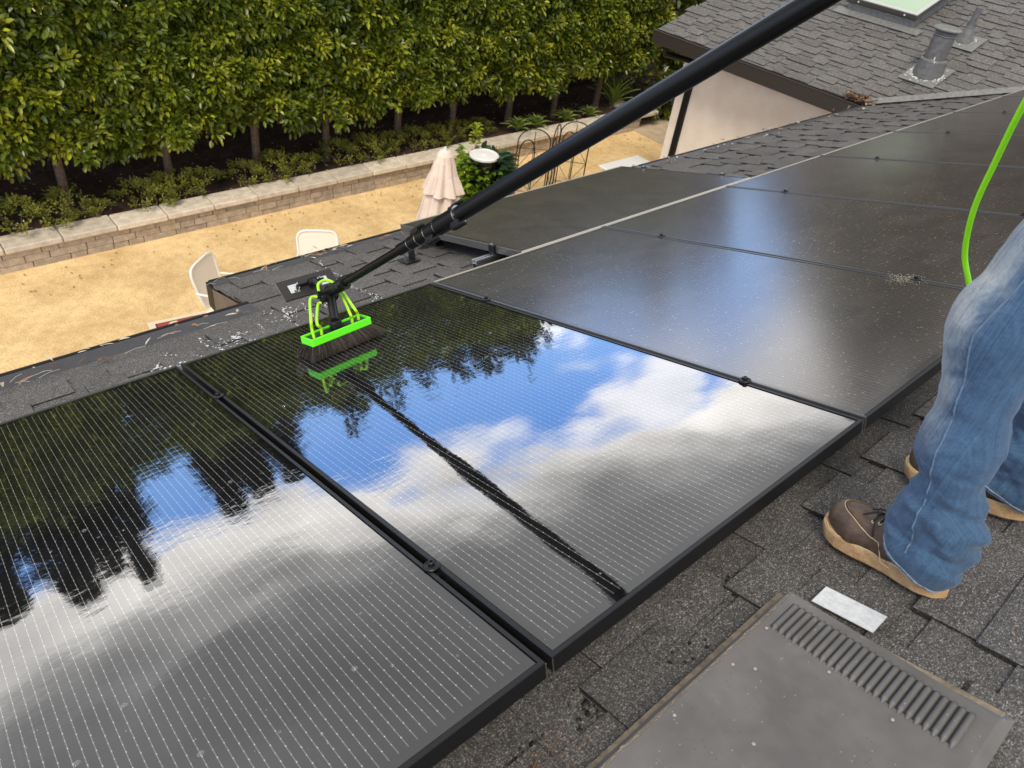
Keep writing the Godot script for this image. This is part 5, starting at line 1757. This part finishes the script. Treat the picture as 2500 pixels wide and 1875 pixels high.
func boot(t: Node3D, heel: Vector2, toe: Vector2, mirror: float) -> void:
	# local: x forward from the heel, y off the roof, z sideways
	var a := pl(heel.x, heel.y, ROOF_H + 0.0135)
	var fw := (pl(toe.x, toe.y, ROOF_H + 0.0135) - a).normalized()
	var up := slope_basis().y
	var at := Transform3D(Basis(fw, up, fw.cross(up).normalized()), a)
	var b := Node3D.new()
	b.name = "boot"
	b.transform = at.translated_local(Vector3(0.016, 0, 0)).scaled_local(Vector3(0.9, 0.95, 0.9))
	t.add_child(b, true)
	var tabx := [0.0, 0.012, 0.04, 0.08, 0.12, 0.16, 0.20, 0.24, 0.27, 0.29, 0.302]
	var tabw := [0.004, 0.024, 0.037, 0.040, 0.039, 0.042, 0.049, 0.052, 0.046, 0.031, 0.006]
	var outline := []
	for i in 41:
		var x := 0.302 * (0.5 - 0.5 * cos(PI * i / 40.0))
		outline.append(Vector2(x, lut(tabx, tabw, x)))
	for i in range(39, 0, -1):
		outline.append(Vector2(outline[i].x, -outline[i].y))
	for i in outline.size():
		var o: Vector2 = outline[i]
		outline[i] = Vector2(o.x, o.y + mirror * 0.010 * sin(clampf((o.x - 0.1) / 0.2, 0.0, 1.0) * PI * 0.5))
	var s := MB.new()
	var rings := [[0.0, 0.955], [0.004, 1.0], [0.020, 1.012], [0.032, 1.0], [0.035, 0.97]]
	var ce := Vector2(0.15, 0)
	for k in rings.size() - 1:
		for i in outline.size():
			var j := (i + 1) % outline.size()
			var q := []
			for w in [[i, k], [j, k], [j, k + 1], [i, k + 1]]:
				var o: Vector2 = ce + (outline[w[0]] - ce) * rings[w[1]][1]
				var lift := 0.012 * pow(clampf((o.x - 0.22) / 0.08, 0.0, 1.0), 2.0)
				q.append(Vector3(o.x, rings[w[1]][0] + lift, o.y))
			var mid: Vector2 = (outline[i] + outline[j]) * 0.5 - ce
			s.flat(q[0], q[1], q[2], q[3], Vector3(mid.x, 0.0, mid.y * 3.0).normalized() + Vector3(0, [-0.2, 0, 0, 0.8][k], 0))
	for i in outline.size():
		var j := (i + 1) % outline.size()
		for k in [0, 4]:
			var oi: Vector2 = ce + (outline[i] - ce) * rings[k][1]
			var oj: Vector2 = ce + (outline[j] - ce) * rings[k][1]
			var li := 0.012 * pow(clampf((oi.x - 0.22) / 0.08, 0.0, 1.0), 2.0)
			var lj := 0.012 * pow(clampf((oj.x - 0.22) / 0.08, 0.0, 1.0), 2.0)
			s.tri(Vector3(ce.x, rings[k][0], ce.y), Vector3(oi.x, rings[k][0] + li, oi.y), Vector3(oj.x, rings[k][0] + lj, oj.y), Vector3(0, -1 if k == 0 else 1, 0))
	part("sole", s, M.sole_crepe, b)
	var th := []
	for o in outline:
		var q: Vector2 = ce + (o - ce) * 0.955
		th.append(Vector3(q.x, 0.0362 + 0.012 * pow(clampf((q.x - 0.22) / 0.08, 0.0, 1.0), 2.0), q.y))
	th.append(th[0])
	part("welt_stitch", tube1(th, 0.0017, 6), M.welt_thread, b)
	var c := mirror * 0.008
	var bones := [[Vector3(0.045, 0.065, 0), Vector3(0.13, 0.062, 0), 0.040, 0.042], [Vector3(0.13, 0.058, 0), Vector3(0.215, 0.046, c), 0.043, 0.044], [Vector3(0.215, 0.056, c * 1.1 - 0.013), Vector3(0.250, 0.056, c - 0.005), 0.038, 0.037], [Vector3(0.215, 0.056, c * 1.1 + 0.013), Vector3(0.250, 0.056, c + 0.007), 0.038, 0.037], [Vector3(0.06, 0.07, 0), Vector3(0.10, 0.14, 0), 0.038, 0.036], [Vector3(0.10, 0.09, 0), Vector3(0.16, 0.075, 0), 0.032, 0.028]]
	var cut := func(p: Vector3, f: float) -> float: return maxf(f, 0.030 - p.y + 0.5 * maxf(0.0, 0.0))
	var u := MB.new()
	nets(u, bones, 0.022, 0.0048, cut, null)
	part("upper", u, M.leather, b)
	# moc toe seam, quarter seam, laces and eyelets laid on the leather
	var on := func(x: float, z: float) -> Vector3:
		var y := 0.14
		while y > 0.03 and field(Vector3(x, y, z), bones, 0.022) > 0.0: y -= 0.001
		return Vector3(x, y, z)
	var seam := []
	for i in 25:
		var an := PI * i / 24.0
		var z: float = c + cos(an) * 0.033
		var x := 0.17 + sin(an) * 0.082
		seam.append(on.call(x, z) + Vector3(0, 0.001, 0))
	part("toe_seam", tube1(seam, 0.0030, 7), M.leather, b)
	var seam2 := []
	for q in seam: seam2.append(q + Vector3(0.006 * (q.x - 0.17) / 0.08, -0.002, (q.z - c) * 0.14))
	part("toe_stitch", tube1(seam2, 0.0011, 5), M.welt_thread, b)
	for sd in [-1.0, 1.0]:
		var qs := []
		for i in 8:
			qs.append(on.call(0.185 - i * 0.012, c + sd * (0.034 + 0.0012 * i)) + Vector3(0, 0.0005, 0))
		part("quarter_seam", tube1(qs, 0.0011, 5), M.welt_thread, b)
		for i in 3:
			var e: Vector3 = on.call(0.172 - i * 0.017, c + sd * 0.017)
			var ey := MB.new()
			ey.lathe([Vector2(0.0022, 0.0), Vector2(0.0042, 0.0), Vector2(0.0042, 0.0018), Vector2(0.0022, 0.0018)], 12, Transform3D(Basis(Vector3.RIGHT, sd * 0.5), e))
			part("eyelet", ey, M.eyelet, b)
	for i in 3:
		var l0: Vector3 = on.call(0.172 - i * 0.017, c - 0.017) + Vector3(0, 0.003, 0)
		var l1: Vector3 = on.call(0.168 - i * 0.017, c + 0.017) + Vector3(0, 0.003, 0)
		part("lace", tube1(curve([l0, on.call(0.170 - i * 0.017, c) + Vector3(0, 0.005, 0), l1], 4), 0.0021, 6), M.lace, b)
	for sd in [-1.0, 1.0]:
		var k0: Vector3 = on.call(0.15, c) + Vector3(0, 0.006, 0)
		part("lace", tube1(curve([k0, k0 + Vector3(0.012, 0.006, sd * 0.018), on.call(0.155, c + sd * 0.036) + Vector3(0, 0.003, 0), k0], 5), 0.0019, 6), M.lace, b)
		part("lace", tube1(curve([k0, k0 + Vector3(0.018, 0.003, sd * 0.008), on.call(0.20, c + sd * 0.016) + Vector3(0, 0.003, 0)], 5), 0.0019, 6), M.lace, b)
func lut(xs: Array, ys: Array, x: float) -> float:
	for i in xs.size() - 1:
		if x <= xs[i + 1]:
			var t := smoothstep(xs[i], xs[i + 1], x)
			t = (x - xs[i]) / (xs[i + 1] - xs[i])
			return lerpf(ys[i], ys[i + 1], t)
	return ys[ys.size() - 1]

func person() -> void:
	var t := thing("person", "person in faded blue jeans and brown moc toe work boots standing on the shingles", "person", Transform3D())
	boot(t, Vector2(0.688, 2.238), Vector2(0.764, 1.945), -1.0)
	boot(t, Vector2(1.052, 2.268), Vector2(1.062, 1.965), 1.0)
	var aL := pl(0.700, 2.136, ROOF_H) + Vector3(0, 0.115, 0)
	var aR := pl(1.055, 2.175, ROOF_H) + Vector3(0, 0.115, 0)
	var kL := Vector3(0.722, 1.10, 1.968)
	var kR := Vector3(1.045, 1.09, 2.015)
	var hL := Vector3(0.80, 1.54, 2.02)
	var hR := Vector3(0.985, 1.54, 2.06)
	var pel := Vector3(0.893, 1.61, 2.05)
	fold_noise.seed = 6
	fold_noise.frequency = 1.0
	fold_noise.fractal_octaves = 2
	# jeans: cuffs stack in folds over the boots
	var fL := Vector3(0.24, -0.28, -0.92).normalized()
	var fR := Vector3(0.04, -0.30, -0.95).normalized()
	var jb := []
	for g in [[aL, kL, hL, fL], [aR, kR, hR, fR]]:
		var an: Vector3 = g[0]
		var f: Vector3 = g[3]
		jb.append([an + f * 0.016 + Vector3(0, -0.026, 0), an - f * 0.030 + Vector3(0, -0.030, 0), 0.051, 0.051])
		jb.append([an + f * 0.034 + Vector3(0, 0.050, 0), an - f * 0.014 + Vector3(0, 0.058, 0), 0.050, 0.050])
		jb.append([an + Vector3(0, 0.085, -0.012), an.lerp(g[1], 0.5) + Vector3(0, 0, 0.0), 0.051, 0.054])
		jb.append([an.lerp(g[1], 0.5) + Vector3(0, 0, 0.0), g[1], 0.054, 0.066])
		jb.append([g[1], g[2], 0.070, 0.093])
	jb.append([hL + Vector3(0.02, 0.02, 0.02), hR + Vector3(-0.02, 0.02, 0.02), 0.115, 0.115])
	jb.append([pel, pel + Vector3(0, 0.08, -0.01), 0.13, 0.125])
	jb.append([pel + Vector3(-0.05, 0, 0), pel + Vector3(0.05, 0, 0), 0.115, 0.115])
	var hemn := Vector3(-0.03, 0.98, 0.16).normalized()
	var hemL := aL + Vector3(0, -0.058, 0.0)
	var hemR := aR + Vector3(0, -0.050, 0.0)
	var cut := func(p: Vector3, f: float) -> float:
		var low := p.y - aL.y
		var d := f
		var st0 := smoothstep(0.30, 0.05, low) * smoothstep(-0.055, 0.02, low)
		if low < 0.60:
			var st := smoothstep(0.34, 0.02, low)
			st *= smoothstep(-0.055, 0.02, low)
			d += (fold_noise.get_noise_3d(p.x * 6.0, p.y * 19.0 + p.x * 8.0, p.z * 6.0) - 0.15) * (0.002 + 0.015 * st)
			d += fold_noise.get_noise_3d(p.x * 14.0 + 5.0, p.y * 18.0 - p.z * 14.0, p.z * 12.0) * (0.003 + 0.004 * st)
		else:
			d += fold_noise.get_noise_3d(p.x * 9.0, p.y * 13.0, p.z * 9.0) * 0.004
		var cr := 1.0 - absf(fold_noise.get_noise_3d(p.x * 4.0 + 30.0, (p.y + p.z * 0.9) * 12.0, p.z * 4.0)) * 2.2
		d -= maxf(cr, 0.0) * maxf(cr, 0.0) * (0.0025 * smoothstep(0.28, 0.05, absf(low - 0.40)) + 0.006 * st0)
		var hp: Vector3 = hemL if p.x < 0.88 else hemR
		if p.y < hp.y + 0.12:
			d = maxf(d, (hp - p).dot(hemn))
		return d
	var tint := func(p: Vector3, g: Vector3) -> Color:
		# worn dye: pale thigh and knee fronts, bleached hem edge
		var c := Color(0.062, 0.130, 0.235)
		var low := p.y - aL.y
		var hp: Vector3 = hemL if p.x < 0.88 else hemR
		var ax: float = kL.x if p.x < 0.88 else kR.x
		var front := smoothstep(0.10, 0.75, -g.z * 0.95 - absf(g.x) * 0.12 + (0.12 if g.x < 0.0 else -0.05))
		var worn := front * smoothstep(0.16, 0.36, low) * (0.75 + 0.6 * fold_noise.get_noise_3d(p.x * 9.0, p.y * 5.0, p.z * 9.0))
		var knee := front * smoothstep(0.30, 0.08, absf(low - 0.46)) * (0.8 + 0.5 * fold_noise.get_noise_3d(p.x * 14.0 + 3.0, p.y * 8.0, p.z * 14.0))
		c = c.lerp(Color(0.16, 0.26, 0.37), clampf(worn, 0.0, 0.85))
		c = c.lerp(Color(0.52, 0.54, 0.53), clampf(knee, 0.0, 0.95))
		var hem := (p - hp).dot(hemn)
		if hem < 0.020 and p.y < hp.y + 0.12: c = c.lerp(Color(0.30, 0.38, 0.46), 0.65 + 0.35 * sin(p.x * 300.0 + p.z * 260.0))
		return c
	var j := MB.new()
	nets(j, jb, 0.045, 0.0085, cut, tint)
	part("jeans", j, M.denim, t)
	# outer seam with its puckered stitching, hem stitch line
	var jeans_f := func(p: Vector3) -> float: return cut.call(p, field(p, jb, 0.045))
	for leg in [[aL, kL, hL, -1.0], [aR, kR, hR, 1.0]]:
		var path := []
		for i in 181:
			var q := i / 180.0
			var ce: Vector3 = (leg[0] as Vector3).lerp(leg[1], q * 2.0) if q < 0.5 else (leg[1] as Vector3).lerp(leg[2], q * 2.0 - 1.0)
			var d := Vector3(leg[3], 0.0, -0.30 + 0.2 * q).normalized()
			var s := 0.14
			while s > 0.0 and jeans_f.call(ce + d * s) > 0.0: s -= 0.002
			path.append(ce + d * (s + 0.0005))
		part("side_seam", tube1(path, 0.0019, 6), M.denim_stitch, t)
	for leg in [[aL, hemL], [aR, hemR]]:
		var path := []
		for i in 121:
			var a := TAU * i / 120.0
			var ce: Vector3 = leg[1] + hemn * 0.017
			var d := (Vector3(cos(a), 0, sin(a)) - hemn * Vector3(cos(a), 0, sin(a)).dot(hemn)).normalized()
			var s := 0.13
			while s > 0.0 and jeans_f.call(ce + d * s) > 0.0: s -= 0.002
			path.append(ce + d * (s + 0.0008))
		part("hem_stitch", tube1(path, 0.0015, 5), M.hem_edge, t)
	# body above the belt, out of the picture: torso, arms to the pole, head
	var pd := Vector3(0.2070374, 0.6857244, 0.6977948)
	var P0 := Vector3(0.505, 0.208, 0.143)
	var gL := P0 + pd * 2.02
	var gR := P0 + pd * 2.36
	var ch := Vector3(0.905, 1.98, 2.03)
	var shL := Vector3(0.725, 2.10, 2.01)
	var shR := Vector3(1.085, 2.10, 2.03)
	var eL := Vector3(0.69, 1.80, 1.82)
	var eR := Vector3(1.20, 1.84, 1.95)
	var nk := Vector3(0.905, 2.20, 2.00)
	var hd := Vector3(0.895, 2.36, 1.95)
	var sb := [[pel + Vector3(0, -0.10, 0), pel + Vector3(0, 0.12, -0.01), 0.150, 0.140], [pel + Vector3(0, 0.12, -0.01), ch, 0.145, 0.150], [pel + Vector3(-0.05, -0.08, 0), ch + Vector3(-0.08, 0, 0), 0.12, 0.12], [pel + Vector3(0.05, -0.08, 0), ch + Vector3(0.08, 0, 0), 0.12, 0.12], [shL, shR, 0.075, 0.075], [shL, eL, 0.066, 0.055], [shR, eR, 0.066, 0.055], [eL, eL.lerp(gL, 0.75), 0.054, 0.042], [eR, eR.lerp(gR, 0.72), 0.054, 0.042]]
	var sh := MB.new()
	var wr := func(p: Vector3, f: float) -> float: return f + fold_noise.get_noise_3d(p.x * 8.0, p.y * 14.0, p.z * 8.0) * 0.008
	nets(sh, sb, 0.05, 0.014, wr, null)
	part("shirt", sh, M.shirt_navy, t)
	var body := [[nk + Vector3(0, -0.10, 0.01), nk + Vector3(0, 0.06, -0.02), 0.058, 0.055], [hd + Vector3(0, 0.03, 0.015), hd + Vector3(0, 0.0, -0.005), 0.088, 0.078], [hd + Vector3(0, -0.03, -0.02), hd + Vector3(0, -0.085, -0.045), 0.066, 0.038], [hd + Vector3(0, -0.005, -0.085), hd + Vector3(0, -0.035, -0.105), 0.010, 0.015], [hd + Vector3(-0.085, -0.02, 0.02), hd + Vector3(-0.083, 0.02, 0.025), 0.012, 0.014], [hd + Vector3(0.085, -0.02, 0.02), hd + Vector3(0.083, 0.02, 0.025), 0.012, 0.014], [hd + Vector3(-0.022, -0.066, -0.078), hd + Vector3(0.022, -0.066, -0.078), 0.010, 0.010], [hd + Vector3(-0.05, 0.022, -0.068), hd + Vector3(0.05, 0.022, -0.068), 0.014, 0.014], [ch, nk, 0.10, 0.05], [ch, pel, 0.11, 0.11], [pel, hL, 0.08, 0.07], [pel, hR, 0.08, 0.07], [hL, kL, 0.07, 0.055], [kL, aL, 0.05, 0.036], [hR, kR, 0.07, 0.055], [kR, aR, 0.05, 0.036], [ch, shL, 0.07, 0.05], [ch, shR, 0.07, 0.05], [shL, eL, 0.048, 0.038], [shR, eR, 0.048, 0.038]]
	var bm := MB.new()
	nets(bm, body, 0.02, 0.0125, null, null)
	for g in [[gL, eL, -1.0], [gR, eR, 1.0]]:
		hand(bm, g[0], g[1], pd, g[2])
	part("body", bm, M.skin, t)
	var hb := [[hd + Vector3(0, 0.045, 0.03), hd + Vector3(0, 0.055, -0.02), 0.085, 0.075], [hd + Vector3(0, -0.03, 0.06), hd + Vector3(0, 0.04, 0.04), 0.06, 0.08]]
	var hm := MB.new()
	var hn := func(p: Vector3, f: float) -> float: return f + fold_noise.get_noise_3d(p.x * 60.0, p.y * 20.0, p.z * 60.0) * 0.006
	nets(hm, hb, 0.03, 0.008, hn, null)
	part("hair", hm, M.hair_dark, t)
	var ey := MB.new()
	for q in [-1.0, 1.0]:
		ey.ball(Transform3D(Basis().scaled(Vector3.ONE * 0.0115), hd + Vector3(q * 0.031, 0.0, -0.074)), 10, 8)
	part("eyes", ey, M.white_plastic, t)

func hand(m: MB, g: Vector3, elbow: Vector3, pole: Vector3, side: float) -> void:
	# a fist closed round the pole at g: palm against it, four fingers wrapped, thumb over
	var inw := (elbow - g)
	inw = (inw - pole * inw.dot(pole)).normalized()
	var acr := pole.cross(inw).normalized()
	var r := 0.0252
	var wrist := g + inw * 0.075 + (elbow - g).normalized() * 0.03
	var bones := [[elbow.lerp(wrist, 0.35), wrist, 0.036, 0.027], [wrist, g + inw * 0.045, 0.027, 0.026], [g + inw * 0.042 - pole * 0.028, g + inw * 0.042 + pole * 0.03, 0.016, 0.016]]
	for k in 4:
		var o: float = (k - 1.5) * 0.0205
		var rr: float = [0.0088, 0.0096, 0.0094, 0.0082][k]
		var pts := []
		for s in 4:
			var a: float = [0.35, 1.35, 2.35, 3.2][s] * [0.92, 1.0, 0.98, 0.88][k]
			pts.append(g + pole * o + (inw * cos(a) + acr * side * sin(a)) * (r + rr * 0.95))
		for s in 3:
			bones.append([pts[s], pts[s + 1], rr * (1.0 - 0.07 * s), rr * (0.94 - 0.07 * s)])
	var tp := [g + inw * 0.04 - pole * 0.03, g - pole * 0.046 + (inw * cos(-0.9) + acr * side * sin(-0.9)) * 0.036, g - pole * 0.05 + (inw * cos(-2.0) + acr * side * sin(-2.0)) * 0.035]
	bones.append([tp[0], tp[1], 0.014, 0.0115])
	bones.append([tp[1], tp[2], 0.0112, 0.0095])
	nets(m, bones, 0.007, 0.0042, null, null)
# ---------------------------------------------------------------- build
func debris() -> void:
	# dry bits lying on the near shingles and under the panel edge
	var m := MB.new()
	var r := RandomNumberGenerator.new()
	r.seed = 808
	for i in 60:
		var u := r.randf_range(-0.2, 1.9)
		var v := r.randf_range(1.9, 2.7)
		m.col = [Color(0.34, 0.18, 0.09), Color(0.42, 0.30, 0.18), Color(0.10, 0.06, 0.04)][r.randi_range(0, 2)]
		m.leaf(pl(u, v, ROOF_H + 0.009), slope_basis() * Vector3(r.randfn(), 0.1, r.randfn()).normalized(), slope_basis().y, r.randf_range(0.004, 0.012), r.randf_range(0.002, 0.005))
	for i in 26:
		var a := pl(-0.18 + r.randf() * 0.16, 1.90 + r.randf() * 0.06, ROOF_H + 0.012)
		var q := slope_basis() * Vector3(r.randfn() * 0.03, r.randf() * 0.02, r.randfn() * 0.02)
		m.col = Color(0.16, 0.09, 0.045)
		m.tube([a, a + q * 0.5 + Vector3(0, 0.006, 0), a + q], 0.0008, 4)
	for i in 240:
		# bird-soiled grit round one clamp
		m.col = Color(0.50, 0.44, 0.33) * r.randf_range(0.5, 1.2)
		m.leaf(pl(2.11 + r.randfn() * 0.035, 1.50 + r.randfn() * 0.03, 0.0012), slope_basis() * Vector3(r.randfn(), 0.1, r.randfn()).normalized(), slope_basis().y, r.randf_range(0.003, 0.008), r.randf_range(0.0015, 0.003))
	var o := part("roof_debris", m, M.painted_mix, self)
	tag(o, "scattered dry bits and grit on the shingles and round one panel clamp", "debris", "", "stuff")

func _ready() -> void:
	rng.seed = 20
	setup()
	materials()
	ground()
	house()
	retaining_wall()
	fence()
	hedge()
	far_trees()
	low_shrubs()
	agaves()
	array()
	skylight()
	vent_pipes()
	roof_vent()
	furniture()
	brush()
	supply_hose()
	person()
	water_runs()
	debris()
